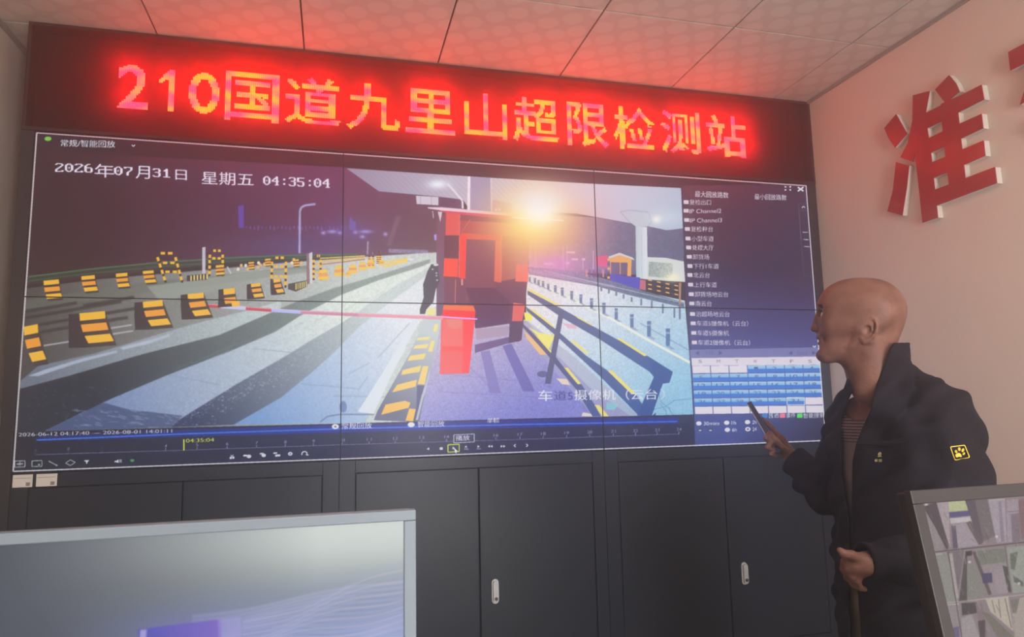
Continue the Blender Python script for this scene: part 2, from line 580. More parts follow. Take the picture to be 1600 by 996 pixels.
# --- right-hand carriageway
poly([(822, 424), (930, 440), (1070, 470), (1085, 648), (990, 654), (920, 605), (860, 545), (822, 500)], (226, 226, 232), (146, 196, 226), ((900, 450), (1040, 640)), noise=0.03, blur=6)
poly([(822, 500), (900, 560), (1000, 652), (930, 654), (850, 560)], (170, 170, 196), a=0.6)
lines([(860, 452), (936, 489), (962, 502), (1008, 529), (1078, 567)], 4, (232, 236, 226))
line((1000, 505), (1077, 548), 1.5, (120, 150, 190), 0.8)
poly(sc([(80, 250), (140, 270), (130, 310), (90, 310)], 800, 430, 4.33), (238, 236, 96))
poly(sc([(110, 350), (180, 390), (290, 410), (250, 500), (180, 420)], 800, 430, 4.33), (240, 232, 120))
poly(sc([(80, 380), (130, 420), (240, 540), (190, 540), (100, 430)], 800, 430, 4.33), (236, 190, 130))
poly(sc([(300, 700), (370, 705), (395, 745), (340, 740)], 800, 430, 4.33), (232, 212, 190))
poly(sc([(480, 930), (540, 940), (545, 958), (470, 955)], 800, 430, 4.33), (226, 216, 200))
poly(sc([(640, 860), (720, 880), (690, 915), (640, 910)], 800, 430, 4.33), (120, 214, 216), a=0.7)
poly(sc([(340, 325), (430, 335), (440, 365), (380, 360)], 800, 430, 4.33), (228, 160, 190), a=0.7)
for q in ([(990, 800), (1010, 860), (1060, 900), (1090, 950)], [(1000, 870), (1040, 920), (1050, 955)], [(1090, 850), (1230, 835)], [(960, 910), (1040, 890), (1100, 850)]):
    lines(sc(q, 800, 430, 4.33), 1.0, (84, 130, 184), 0.8)
# --- hill, canopy and column
poly([(826, 334), (930, 340), (985, 349), (993, 355), (1011, 354), (1042, 360), (1067, 357), (1070, 410), (1070, 432), (826, 424)], (208, 160, 178), (98, 100, 132), ((845, 380), (965, 385)), noise=0.03, blur=14)
poly([(541, 263), (660, 271), (800, 280), (928, 287.5), (1064, 294), (1067, 357), (1042, 360), (1018, 355), (985, 349), (940, 341), (900, 334), (860, 332), (800, 335), (735, 329), (723, 312),
      (690, 308), (592, 299)], (150, 144, 168), (208, 210, 226), ((545, 275), (830, 300)))
poly([(928, 288), (1064, 294), (1067, 357), (1042, 360), (1018, 355), (985, 349), (940, 341), (928, 338)], (204, 204, 222), (176, 196, 216), ((940, 300), (1060, 350)))
for i in range(30):
    x = 560 + i * 9
    line((x, 266 + i * 0.5), (x + 38, 298 + i * 0.6 + 4), 0.8, (126, 122, 150), 0.3)
poly([(690, 308), (723, 312), (723, 327), (682, 325)], (92, 62, 96))
poly([(731, 275.5), (735, 276), (734.5, 329), (730, 328)], (236, 236, 246))
poly([(735, 276), (766, 278), (767, 332), (734.5, 329)], (156, 150, 184))
line((767.5, 278), (768, 332), 1.8, (214, 206, 226))
poly([(770, 312), (800, 318), (800, 334), (769, 331)], (176, 136, 160), a=0.7)
glow(684, 288, 16, 7, (236, 246, 255), 0.95)
lines([(699, 287), (711, 300), (722.5, 314), (723, 326)], 3.2, (220, 222, 236))
poly([(650, 306), (685, 308), (685, 321), (651, 319)], (206, 200, 216))
for x in (657, 674):
    line((x, 306), (x, 320), 0.9, (150, 140, 160))
poly([(678, 367), (687, 365), (689, 375), (679, 376)], (164, 150, 236))
for i in range(5):
    disc(676 + i * 0.3, 331 + i * 2.2, 0.8, 0.9, (225, 220, 235))
poly(sc([(740, 255), (960, 262), (990, 340), (950, 370), (860, 370), (815, 335)], 820, 280, 4.98), (190, 202, 214))
poly([(993, 354), (1011, 355), (1012, 437), (994, 435)], (180, 204, 212), (222, 228, 236), ((993, 400), (1010, 400)))
lines([(993, 354), (984, 347.5), (969, 331), (985, 328.5), (1013, 332)], 1.0, (140, 150, 170), 0.8); lines([(1013, 332), (1018, 347), (1011, 355)], 1.0, (150, 160, 180), 0.7); line((1002, 356), (1003, 436), 0.8, (160, 176, 190), 0.6)
glow(1026, 343, 7, 6, (255, 255, 240), 0.95)
glow(1040, 340, 30, 12, (214, 226, 236), 0.5)
# --- far right: kiosk, white shed, rails
poly([(1011, 402), (1040, 403), (1069, 409), (1071, 441), (1011, 437)], (212, 220, 218))
poly([(1014, 409), (1051, 412), (1051, 436), (1013, 432)], (150, 166, 166), (188, 200, 190), ((1014, 420), (1051, 420)), noise=0.08, blur=4)
poly([(930, 401), (949, 399), (949, 418), (932, 416)], (224, 76, 116))
poly([(951, 401), (968, 395), (989, 403), (992, 407), (968, 399), (951, 405)], (206, 214, 216))
poly([(953, 404), (968, 399), (985, 404), (985, 411), (953, 410)], (232, 170, 84))
poly([(954, 410), (983, 411), (982, 430), (954, 429)], (96, 84, 116))
for x in (954, 969):
    line((x, 410), (x, 429), 1.2, (226, 170, 90))
poly([(981, 405), (987, 405), (986, 433), (980, 432)], (236, 172, 84))
poly([(953, 428), (1000, 434), (999, 453), (953, 445)], (72, 72, 186))
for i in range(6):
    poly([(949, 404 + i * 7), (953, 404 + i * 7), (953, 408 + i * 7), (949, 408 + i * 7)], (236, 176, 90) if i % 2 == 0 else (70, 64, 96))
for i in range(4):
    for j in range(3):
        poly(sc([(960 + i * 68, 780 + i * 14 + j * 34), (990 + i * 68, 786 + i * 14 + j * 34), (990 + i * 68, 796 + i * 14 + j * 34), (960 + i * 68, 790 + i * 14 + j * 34)], 820, 280, 4.98), (234, 180, 92))
        poly(sc([(992 + i * 68, 786 + i * 14 + j * 34), (1026 + i * 68, 793 + i * 14 + j * 34), (1026 + i * 68, 803 + i * 14 + j * 34), (992 + i * 68, 796 + i * 14 + j * 34)], 820, 280, 4.98), (58, 58, 70))
poly([(1000, 437), (1009, 438), (1009, 454), (999, 452)], (226, 120, 140), a=0.8)
glow(1050, 434, 12, 7, (255, 246, 210), 0.8)
poly([(826, 417), (900, 424), (953, 438), (1000, 453), (1069, 473), (1069, 481), (985, 462), (930, 447), (826, 429)], (150, 128, 170), (96, 112, 140), ((840, 424), (1000, 460)), noise=0.12, blur=3)
for i in range(70):
    x = 828 + i * 1.9
    line((x, 421 + i * 0.36), (x + 0.8, 426 + i * 0.36), 0.9, (230, 200, 226), 0.5)
line((850, 423), (1069, 474), 1.0, (214, 218, 232), 0.7)
for x, y0, y1 in ((880, 385, 420), (886, 383, 420), (927, 392, 424), (837, 372, 420), (911, 407, 422)):
    line((x, y0), (x, y1), 1.1, (220, 196, 226), 0.8)
for x, y, w in ((892, 394, 13), (898, 405, 10), (887, 411, 6), (912, 405, 5), (857, 412, 14)):
    poly([(x - w / 2, y - 1.5), (x + w / 2, y - 1), (x + w / 2, y + 2.5), (x - w / 2, y + 2)], (240, 222, 240), a=0.85)
for x in (915, 920, 926, 930, 936, 941, 946):
    poly([(x, 421), (x + 3, 421.5), (x + 3, 434), (x, 433)], (220, 150, 130) if x % 2 else (90, 70, 120), a=0.8)
K7 = (800, 430, 4.33)
for x, a_, b_ in ((120, 15, 45), (155, 20, 55), (180, 35, 70), (210, 40, 80), (245, 60, 98), (293, 70, 115), (340, 85, 138), (404, 108, 165), (466, 132, 190), (538, 157, 225), (622, 187, 262),
                  (705, 225, 300), (811, 265, 355), (927, 312, 415), (1055, 362, 480)):
    w = 5 + (b_ - a_) * 0.085
    poly(sc([(x - w, a_), (x + w, a_), (x + w * 0.9, b_), (x - w * 0.9, b_)], *K7), (112, 118, 148), (84, 116, 168), ((830, 440), (1040, 530)))
    poly(sc([(x - w, a_ + (b_ - a_) * .2), (x + w, a_ + (b_ - a_) * .2), (x + w, a_ + (b_ - a_) * .32), (x - w, a_ + (b_ - a_) * .32)], *K7), (190, 200, 220), a=0.6)
    poly(sc([(x + w, b_ - 2), (x + w * 3.5, b_ + w * 1.6), (x + w * 1.5, b_ + w * 1.6), (x - w, b_ + 2)], *K7), (120, 140, 176), a=0.6)
for x, a_, b_ in ((605, 80, 110), (655, 95, 125), (705, 110, 140), (755, 130, 160), (810, 150, 182), (875, 160, 205), (945, 175, 225), (1020, 195, 260), (1098, 225, 290), (1135, 60, 300)):
    poly(sc([(x - 6, a_), (x + 6, a_), (x + 6, b_), (x - 6, b_)], *K7), (104, 118, 146))
poly(sc([(1128, 50), (1146, 50), (1142, 200), (1128, 200)], *K7), (210, 140, 100), a=0.7)
# --- railing in the foreground of the picture
RC, RC2, RAX = (92, 94, 132), (60, 92, 160), ((830, 470), (1040, 600))
poly(sc([(105, 105), (340, 230), (600, 375), (920, 550), (1088, 655), (960, 690), (930, 655), (600, 440), (340, 290), (105, 132)], *K7), RC, RC2, RAX)
poly(sc([(95, 215), (300, 370), (500, 545), (650, 650), (840, 810), (890, 890), (850, 945), (600, 690), (330, 440), (100, 243)], *K7), RC, RC2, RAX)
poly(sc([(75, 330), (270, 520), (350, 625), (470, 740), (560, 880), (600, 957), (545, 957), (430, 770), (260, 565), (75, 355)], *K7), (92, 84, 116), RC2, RAX)
poly(sc([(320, 240), (352, 250), (262, 738), (222, 735)], *K7), (84, 86, 126))
poly(sc([(920, 550), (1088, 655), (1065, 730), (1020, 735), (945, 957), (846, 950), (960, 690)], *K7), (54, 84, 150))
poly(sc([(945, 955), (975, 930), (970, 957)], *K7), (54, 78, 140))
for b in (((110, 88), (300, 190), (330, 215), (310, 212), (110, 104)), ((430, 275), (540, 335), (548, 348), (440, 290)), ((705, 430), (735, 430), (915, 545), (895, 550)),
          ((110, 222), (150, 235), (290, 350), (270, 350)), ((395, 445), (420, 445), (522, 530), (500, 533)), ((648, 650), (680, 650), (835, 800), (810, 808)),
          ((352, 628), (378, 628), (468, 737), (445, 740)), ((558, 880), (590, 880), (655, 957), (610, 957)), ((150, 400), (180, 420), (268, 515), (262, 528))):
    poly(sc(b, *K7), (238, 222, 118))
disc(848, 585, 9, 5, (84, 82, 130), 0.8)
# --- booth, officer, barrier machine
poly([(696, 331), (828, 341), (825, 430), (815, 532), (795, 537), (796, 506), (743, 514), (742, 497), (682, 497), (684, 345)], (134, 62, 76), (92, 58, 96), ((740, 370), (750, 530)))
K4 = (640, 260, 5.53)
poly([(682, 345), (696, 340), (693, 497), (682, 497)], (120, 72, 96), (104, 82, 112), ((690, 350), (690, 490)))
poly([(719, 345), (827, 350), (826, 372), (719, 364)], (176, 66, 72), (214, 136, 104), ((725, 355), (822, 355)))
poly([(784, 369), (827, 371), (825, 432), (782, 440)], (176, 92, 84), (196, 128, 116), ((790, 400), (822, 400)))
for b, c in ((((697, 331), (719, 333), (718, 368), (696, 368)), (224, 80, 76)), (((694, 368), (717, 368), (717, 403), (694, 403)), (96, 46, 66)), (((694, 404), (716, 405), (715, 433), (693, 432)), (250, 70, 46)),
             (((719, 364), (785, 368), (785, 376), (729, 374)), (222, 86, 66)), (((719, 366), (729, 368), (727, 436), (716, 434)), (250, 54, 48)), (((729, 374), (774, 376), (772, 470), (727, 470)), (124, 62, 84)),
             (((774, 376), (784, 376), (783, 442), (772, 440)), (222, 102, 78)), (((807, 413), (826, 414), (825, 441), (805, 440)), (240, 112, 96)), (((802, 473), (821, 476), (816, 502), (800, 502)), (226, 98, 96)),
             (((797, 502), (818, 504), (812, 534), (795, 535)), (82, 60, 92))):
    poly(b, c)
poly([(727, 450), (772, 450), (796, 470), (796, 505), (742, 512), (742, 490)], (92, 44, 76), (86, 52, 96), ((750, 460), (750, 505)))
line((718.5, 333), (717, 434), 0.9, (236, 130, 110))
line((783.5, 368), (783, 440), 0.9, (232, 140, 110))
poly([(682, 327), (826, 340), (826, 346), (697, 333)], (214, 70, 96))
poly([(668, 324), (690, 324), (826, 336), (826, 340), (690, 329), (669, 326)], (232, 206, 222))
poly([(684, 331), (691, 331), (688, 348)], (206, 196, 212))
for x in (775, 780):
    disc(x, 328, 2.2, 2.8, (226, 190, 214))
line((735, 343), (722, 362), 1.0, (214, 110, 100))
line((712, 437), (711, 474), 1.0, (220, 130, 110))
line((722, 436), (722, 446), 2.4, (232, 150, 140))
poly([(668, 424), (674, 413), (684, 413), (687, 440), (681, 452), (677, 472), (666, 484), (664, 491), (656, 491), (656, 484), (662, 465), (661, 445)], (62, 64, 80))
disc(681, 414, 4, 2, (206, 206, 216))
for x, y in ((682, 427), (682, 431), (676, 421), (683, 438)):
    disc(x, y, 1.6, 1.0, (196, 196, 210))
for b, c in ((((690, 492), (742, 494), (733, 584), (687, 585)), (238, 92, 88)), (((724, 497), (742, 499), (733, 583), (723, 583)), (250, 66, 66)), (((691, 542), (724, 542), (724, 549), (690, 549)), (242, 76, 72)),
             (((693, 477), (740, 478), (743, 487), (692, 484)), (240, 112, 60)), (((692, 484), (743, 487), (742, 497), (691, 494)), (246, 40, 48))):
    poly(b, c)
poly([(697, 499), (722, 500), (722, 512), (710, 515), (700, 510)], (214, 150, 132), a=0.8)
poly([(692, 500), (724, 500), (723, 541), (690, 541)], (240, 120, 112), a=0.5)  # paler wash: window reflection painted into the picture
line((691, 495.5), (746, 499), 2.2, (230, 160, 250))
# boom
bp = [(308, 477), (345, 479), (384, 482), (424, 485), (470, 488), (560, 492), (692, 497)]
for (p, q), c in zip(zip(bp, bp[1:]), ((196, 66, 76), (196, 200, 236), (196, 70, 90), (176, 186, 240), (206, 130, 160), (226, 150, 166))):
    line(p, q, 5.6, c)
    line((p[0], p[1] - 2), (q[0], q[1] - 2), 1.2, (232, 200, 216), 0.7)


# --- traffic barriers, hoops and posts on the left
def barrier(x, y, w, h, lean, side=1, n=3):
    """foot of the front face at (x, y); stripes lean right towards the foot"""
    if side:
        poly([(x - w * .42, y - h * 0.97), (x, y - h), (x + lean, y), (x - w * .55 + lean * .3, y + h * .02), (x - w * .42, y - h * .5)], (58, 48, 56))
    poly([(x, y - h), (x + w, y - h * 1.06), (x + w + lean, y - h * .06), (x + lean, y)], (70, 60, 58))
    for i in range(n):
        t0 = i / n + 0.0
        t1 = t0 + 0.66 / n
        def E(k, t):
            return (x + k * w + lean * (t ** 2.0), y - h + h * t - k * h * .07)
        poly([E(0, t0), E(1, t0), E(1.0, t1), E(0, t1)], YEL if i != 1 else ORG)


for x, y, w, h, l in ((68, 471, 24, 32, 7), (127, 459, 21, 27, 7), (181, 452, 18, 24, 5), (223, 445, 17, 21, 6)):
    barrier(x, y, w, h, l, side=0)
barrier(37, 573, 22, 62, 17, side=0)
barrier(124, 543, 40, 53, 18)
barrier(223, 515, 31, 43, 17)
barrier(293, 499, 25, 39, 15)
barrier(349, 480, 18, 28, 4, n=2)
barrier(392, 468, 15, 24, 7)
poly([(361, 472), (374, 470), (375, 478), (363, 480)], YEL)


def hoop(x0, x1, xb0, xb1, y0, y1, bars, c=YEL):
    """dashed tubular guard"""
    def dash(p, q, n):
        for i in range(n):
            a0, a1 = i / n, (i + .62) / n
            line((p[0] + (q[0] - p[0]) * a0, p[1] + (q[1] - p[1]) * a0), (p[0] + (q[0] - p[0]) * a1, p[1] + (q[1] - p[1]) * a1), 4.2, c)
    line((x0, y0 + 4), (xb0, y1), 3.4, (56, 50, 56)); line((x1, y0 + 4), (xb1, y1), 3.4, (56, 50, 56)); line((x0 + 3, y0), (x1 - 3, y0), 3.4, (56, 50, 56))
    dash((x0, y0 + 6), (xb0, y1), 4); dash((x1, y0 + 6), (xb1, y1), 4); dash((x0 + 5, y0), (x1, y0), 2)
    for b in bars:
        k = (b - y0) / (y1 - y0)
        dash((x0 + (xb0 - x0) * k + 4, b), (x1 + (xb1 - x1) * k, b), 2)


hoop(246, 274, 259, 285, 396, 442, (411, 425))
hoop(328, 348, 327, 348, 392, 432, (404,))
hoop(425, 447, 424, 446, 403, 450, (417, 432))
hoop(490, 501, 490, 501, 400, 438, (413, 426))
hoop(577, 583, 577, 583, 396, 416, (404,)); hoop(590, 594, 590, 594, 394, 412, (402,))
poly([(316, 387), (321, 386), (321, 428), (316, 428)], (196, 190, 206))
poly([(483, 396), (488, 394), (488, 443), (484, 444)], (206, 206, 212)); poly([(479, 396), (483, 396), (484, 444), (479, 444)], (140, 110, 116))
barrier(337, 432, 13, 17, 1, side=0)
barrier(427, 461, 11, 24, 8)
poly([(292, 431), (324, 428), (324, 437), (292, 440)], (54, 50, 54))
for i in range(6):
    line((298.5 + i * 5, 431 - i * .5), (298.5 + i * 5, 439 - i * .5), 2.4, (232, 206, 130))
poly([(450, 444), (480, 438), (480, 448), (462, 456), (450, 452)], (70, 66, 66))
for i in range(6):
    line((462.5 + i * 3.2, 443 - i * .7), (462.5 + i * 3.2, 453 - i * .9), 1.6, (226, 206, 120))
line((355, 417), (361, 428), 2.4, (200, 196, 204))
for x, y in ((372, 421), (377, 415), (384, 415), (387, 421), (403, 418), (407, 414), (413, 413), (404, 411), (456, 411), (463, 409), (471, 411), (459, 406)):
    disc(x, y, 2.4, 2.6, (226, 180, 120) if x % 2 else (232, 220, 200))
for x, y in ((392, 416), (418, 411), (462, 412)):
    barrier(x - 4, y + 6, 9, 12, 1, side=0)
for x, y, s_ in ((505, 436, 12), (530, 430, 12), (545, 431, 6), (551, 426, 10), (566, 421, 9), (579, 418, 9), (596, 414, 6)):
    for k in range(3):
        poly([(x - s_ * (.5 + .1 * k), y - s_ + k * s_ * .48 - s_ * .2), (x + s_ * (.5 + .1 * k), y - s_ + k * s_ * .48 - s_ * .26), (x + s_ * (.56 + .12 * k), y - s_ + k * s_ * .48 + s_ * .14), (x - s_ * (.5 + .1 * k), y - s_ + k * s_ * .48 + s_ * .2)], (242, 196, 66) if k != 1 else (236, 160, 70))
for k in range(3):
    lines([(600, 410 + k * 4), (637, 404 + k * 2)], 2.0, (240, 206, 80)); lines([(500, 404 + k * 5), (570, 400 + k * 2.6)], 1.8, (226, 190, 90) if k < 2 else (190, 120, 90))
line((637, 405), (646, 406), 3, (220, 220, 236))
# --- the flash
glow(862, 352, 95, 62, (226, 150, 190), 0.5)
glow(838, 352, 74, 58, (236, 176, 110), 0.8)
glow(830, 344, 50, 42, (250, 226, 120), 0.9)
glow(843, 328, 36, 30, (250, 250, 240), 1.0)
glow(842, 312, 52, 20, (226, 226, 236), 0.6)
line((800, 340), (880, 345), 1.8, (250, 246, 226), 0.6)
glow(872, 412, 40, 16, (226, 130, 226), 0.5)
glow(935, 420, 30, 12, (210, 120, 220), 0.25)

# --- player window: side panel, bottom bar, frame and lettering
poly([(1064, 290), (1262, 288), (1292, 692), (1086, 648)], (84, 52, 70), (62, 52, 78), ((1080, 310), (1200, 420)))
poly([(1068, 400), (1276, 440), (1292, 692), (1086, 690)], (64, 52, 80), (84, 92, 164), ((1180, 430), (1170, 590)))
poly([(1064, 292), (1067, 290), (1072, 400), (1078, 500), (1085, 648), (1083, 648)], (60, 50, 90), a=0.6)
poly([(19, 676), (300, 668), (545, 662), (800, 655), (1085, 648), (1130, 648), (1292, 640), (1292, 694), (900, 705), (500, 722), (16, 741)], (38, 40, 52), (44, 46, 78), ((60, 700), (600, 690)))
poly([(1085, 648), (1290, 643), (1292, 692), (1086, 700)], (70, 82, 146), (46, 46, 78), ((1150, 650), (1280, 690)))
poly([(60, 681), (300, 671), (545, 664), (800, 657), (1060, 652), (1060, 662), (545, 676), (60, 690)], (42, 50, 96), (40, 48, 140), ((100, 680), (500, 670)))
lines([(57, 688), (300, 678), (545, 670), (800, 664), (1058, 659)], 2.2, (60, 112, 220))
WL = (214, 206, 214)
text('常规/智能回放', (95, 229), (180, 231), 11, WHT, 0.012)
lines([(206, 226.5), (208.5, 229), (211, 226.5)], 1.2, WHT)
disc(75, 217, 5.5, 3.4, (120, 200, 84))
DW = (232, 226, 244)
bitmap('2026', (86, 268.5), (147, 270), 13.5, DW); text('年', (148, 277), (178, 278), 21, DW, 0.012)
bitmap('07', (178, 273.5), (209, 275), 13.5, DW); text('月', (212, 279), (234, 280), 20, DW, 0.012)
bitmap('31', (238, 276.5), (268, 278), 13.5, DW); text('日', (274, 281), (292, 282), 16, DW, 0.012)
text('星期五', (315, 288), (396, 291), 20, DW, 0.012)
bitmap('04:35:04', (411, 289), (517, 294), 14, DW)
text('车', (841, 627), (863, 627), 17, WHT, 0.006); text('道5', (866, 626), (895, 626), 15, (70, 66, 128), 0.006)
text('摄像机（云台', (897, 626), (1027, 625), 17, WHT, 0.006); text('）', (1031, 625), (1039, 625), 17, (196, 214, 236))
text('最大回放路数', (1086, 308), (1138, 310), 9.5, WHT, 0.012)
text('最小回放路数', (1179, 312), (1229, 313.5), 9, WHT, 0.012)
rows = ((316, 1068, 1111, '复检出口'), (329.5, 1068, 1127, 'IP Channel2'), (344, 1069, 1128, 'IP Channel3'), (358, 1070, 1114, '复检秤台'), (373, 1071, 1115, '小型车道'), (387, 1072, 1115, '处理大厅'),
        (401.5, 1073, 1108, '卸货场'), (416, 1074, 1123, '下行1车道'), (430, 1074, 1109, '北云台'), (445, 1075, 1120, '上行车道'), (460, 1076, 1138, '卸货场地云台'), (474.5, 1077, 1112, '南云台'),
        (491, 1078, 1140, '治超场地云台'), (505.5, 1079, 1169, '车道5摄像机（云台）'), (520.5, 1080, 1139, '车道5摄像机'), (535.5, 1081, 1172, '车道2摄像机（云台）'))
for y, x0, x1, s_ in rows:
    poly([(x0, y - 3), (x0 + 8, y - 2.8), (x0 + 8.2, y + 3), (x0 + .2, y + 2.8)], (216, 206, 218))
    text(s_, (x0 + 9.5, y + 4.2), (x1, y + 4.6 if s_[0] != 'I' else y + 3.4), 8.4 if s_[0] != 'I' else 6.6, (222, 216, 230), 0.010)
# window buttons and scroll bar
for dx in (-1, 1):
    for dy in (-1, 1):
        poly([(1231 + dx * 2, 294.5 + dy * 1.4), (1231 + dx * 5, 294.5 + dy * 1.2), (1231 + dx * 5, 294.5 + dy * 4), (1231 + dx * 2.4, 294.5 + dy * 3)], WHT)
line((1246.5, 292.5), (1255.5, 299), 2.4, WHT); line((1255.5, 292.5), (1246.5, 299), 2.4, WHT)
SB = (112, 90, 104)
lines([(1247.5, 318), (1261, 318.5)], .8, SB); lines([(1248, 329), (1262, 329.5)], .8, SB); lines([(1247.5, 318), (1256, 431), (1270, 431.5)], .9, SB)
lines([(1253, 325), (1255.5, 322.5), (1258, 325)], 1.1, WHT)
for y, x in ((363, 1254), (374.5, 1255.5), (385.5, 1256.5)):
    line((x, y), (x + 8.5, y + .3), 1.1, (206, 200, 210))
lines([(1270, 540.5), (1272.5, 543), (1275, 540.5)], 1.2, WHT)
# calendar
poly([(1078, 547), (1281, 543), (1283, 558), (1079, 560)], (120, 120, 172))
text('7月', (1101, 555), (1114, 555), 6, (96, 96, 150)); text('2026', (1245, 555), (1262, 555), 5.5, (96, 96, 150))
for x, d in ((1089, -1), (1126, 1), (1235, -1), (1272, 1)):
    poly([(x - 3 * d, 548.5), (x + 3 * d, 552), (x - 3 * d, 555.5)], (84, 84, 140))
poly([(1080, 560), (1282, 557.5), (1283, 570), (1081, 572)], (222, 216, 226))
for i, ch in enumerate('SMTWTFS'):
    x = 1094 + i * 28.6
    text(ch, (x - 2.6, 567.5), (x + 2.8, 567.3), 5, (130, 120, 136))
cal = {1: (None, None, None, 1, 2, 3, 4), 2: tuple(range(5, 12)), 3: tuple(range(12, 19)), 4: tuple(range(19, 26)), 5: (26, 27, 28, 29, 30, 31, None), 6: (None,) * 7}
poly([(1081, 572), (1283.5, 570), (1288.5, 645), (1085, 648)], (84, 96, 160))
for r in range(6):
    ya, yb = 572.3 + r * 12.75, 583.6 + r * 12.75
    for c in range(7):
        xa = 1081.6 + c * 28.9 + r * 0.78
        xb = xa + 27.6
        yl = -c * 0.32
        q = [(xa, ya + yl), (xb, ya + yl - .3), (xb + .7, yb + yl - .3), (xa + .7, yb + yl)]
        d = cal[r + 1][c]
        if d is None:
            poly(q, (226, 220, 230))
        else:
            poly(q, (168, 204, 232), (120, 176, 226), ((xa, ya), (xa, ya + 6)))
            text(str(d), (xa + 13 - 3 * len(str(d)), ya + yl + 8.2), (xa + 13 + 3 * len(str(d)), ya + yl + 8.2), 6, (86, 100, 140))
            poly([(xa - .5, ya + yl + 5.6), (xb + .5, ya + yl + 5.3), (xb + 1.2, yb + yl - .3), (xa + .2, yb + yl)], (62, 122, 210))
            if d == 31:
                lines([q[0], q[1], q[2], q[3], q[0]], 1.1, (226, 230, 240))
for x, c, s_, x2 in ((1191, (60, 130, 200), '普通', 1217), (1218.5, (232, 120, 150), '事件', 1243), (1245.5, (84, 224, 96), '智能搜索', 1288)):
    poly([(x, 646.6), (x + 8.5, 646.3), (x + 8.5, 653.2), (x, 653.5)], c)
    text(s_, (x + 9.6, 654), (x2, 653), 8, WHT, 0.006)
for x, y, s_, x2, dot in ((1092, 662, '30mins', 1124, 0), (1135.5, 661, '1h', 1150, 0), (1168, 660, '2h', 1182, 0), (1136.5, 672, '6h', 1151, 0), (1168.5, 671, '24', 1182, 1)):
    disc(x, y, 4.3, 3.4, (222, 222, 232))
    if dot:
        disc(x, y, 1.8, 1.3, (96, 84, 90))
    text(s_, (x + 7.5, y + 3), (x2, y + 2.6), 5.6, WHT, 0.014)
for x in (1094, 1110):
    poly([(x - 4, 669), (x + 4, 669), (x + 4, 674), (x - 4, 674)], (70, 76, 116)); line((x - 2, 673), (x + 2, 673), 1.6, WHT)
# time line
lines([(55, 711), (300, 703.5), (545, 695), (800, 687.5), (1062, 678.5)], .9, (110, 108, 150))
ticks = [(55, 711)] + [(x, 710.5 - (x - 60) * 0.0323) for x in (107, 159, 209, 259, 308, 355, 401, 446, 490, 535, 577, 618, 659, 698, 737, 775, 812.5, 849, 885.5, 921.5, 958.5, 993, 1027, 1061)]
for i, (x, y) in enumerate(ticks):
    c = (84, 80, 104) if i < 4 else (150, 150, 190)
    line((x, y), (x, y - 3.6), 1.0, c)
    s_ = str(i)
    text(s_, (x - 1.9 * len(s_), y - 4.6), (x + 1.9 * len(s_), y - 4.8), 4.6, c, 0.004)
text('2026-06-12 04:17:40 — 2026-08-01 14:01:11', (29, 682.5), (269, 676.5), 5.6, (206, 206, 216), 0.010)
line((287.5, 687), (287.5, 704.5), 2.0, (214, 222, 66)); text('04:35:04', (290.5, 692), (334.5, 690.5), 5.8, (206, 216, 70), 0.012)
for x, y, s_, x2 in ((524, 667, '常规回放', 581), (642.5, 664, '智能回放', 694.5)):
    disc(x, y, 5.6, 4.0, (222, 222, 230)); text(s_, (x + 10, y + 4), (x2, y + 3), 9.2, WHT, 0.012)
disc(524, 667, 1.8, 1.4, (100, 84, 90))
text('单帧', (761, 662), (780, 661), 8.4, WHT, 0.012)
poly([(709, 680), (741, 678.5), (741, 691), (709, 692.5)], (58, 58, 92)); lines([(709, 680), (741, 678.5), (741, 691), (709, 692.5), (709, 680)], 1.1, (190, 196, 204)); text('播放', (712, 689.5), (734, 688.5), 8.4, WHT, 0.012)
lines([(700, 695.5), (717.5, 694.5), (717.5, 706), (700, 707), (700, 695.5)], 1.8, (190, 210, 66))
IC = (206, 210, 222)
poly([(666.5, 701.8), (670.8, 699.4), (670.8, 704.2)], IC)
poly([(687, 699.5), (692, 699.2), (692, 703.2), (687, 703.4)], IC)
poly([(707, 698), (711, 700.5), (707, 703)], IC); poly([(709, 700), (715.5, 705.5), (712.5, 706), (714, 709), (712, 708.5), (710.8, 706.8)], WHT)
poly([(725.5, 698.4), (729.5, 696.4), (729.5, 700.4)], IC); text('30s', (725, 703.5), (732, 703.3), 3, IC)
poly([(746, 696), (750, 698), (746, 700)], IC); text('30s', (744.5, 703), (751.5, 702.8), 3, IC)
for x, d in ((764, -1), (768, -1), (784, 1), (788, 1)):
    poly([(x - 1.8 * d, 695.6), (x + 2 * d, 697.8), (x - 1.8 * d, 700)], IC)
lines([(806, 694.5), (803, 696.8), (806, 699)], 1.4, IC); lines([(822, 694), (825, 696.4), (822, 698.6)], 1.4, IC)
GC = (166, 176, 182)
lines([(23, 721), (39, 720.4), (39, 730), (23, 730.6), (23, 721)], 1.2, GC); lines([(26, 725.5), (36, 725.2)], 1.6, GC); line((31, 722.5), (31, 728.5), 1.6, GC)
lines([(50, 720.6), (65.5, 720), (65.5, 729), (50, 729.6), (50, 720.6)], 1.2, GC); disc(61, 726.5, 1.6, 1.2, GC)
lines([(77, 721.5), (88.5, 727.5)], 1.3, GC); disc(88.5, 727.6, 1.6, 1.2, GC); disc(77, 721.4, 1.2, 1, GC)
lines([(102.5, 724), (110, 719), (117.5, 723), (110, 728), (102.5, 724)], 1.2, GC)
poly([(131, 719.8), (140, 719.5), (136.6, 722.5), (136.4, 725.4), (134.8, 725), (134.6, 722.5)], IC)
poly([(179, 720.8), (182, 720.4), (185.5, 718), (185.5, 724), (182, 722.8), (179, 722.6)], IC); lines([(187.5, 718.4), (187.5, 723.4)], 1.1, IC); lines([(189.6, 718.2), (189.6, 723.6)], 1.1, IC)
disc(206.5, 720, 3.4, 2.2, (64, 150, 84))
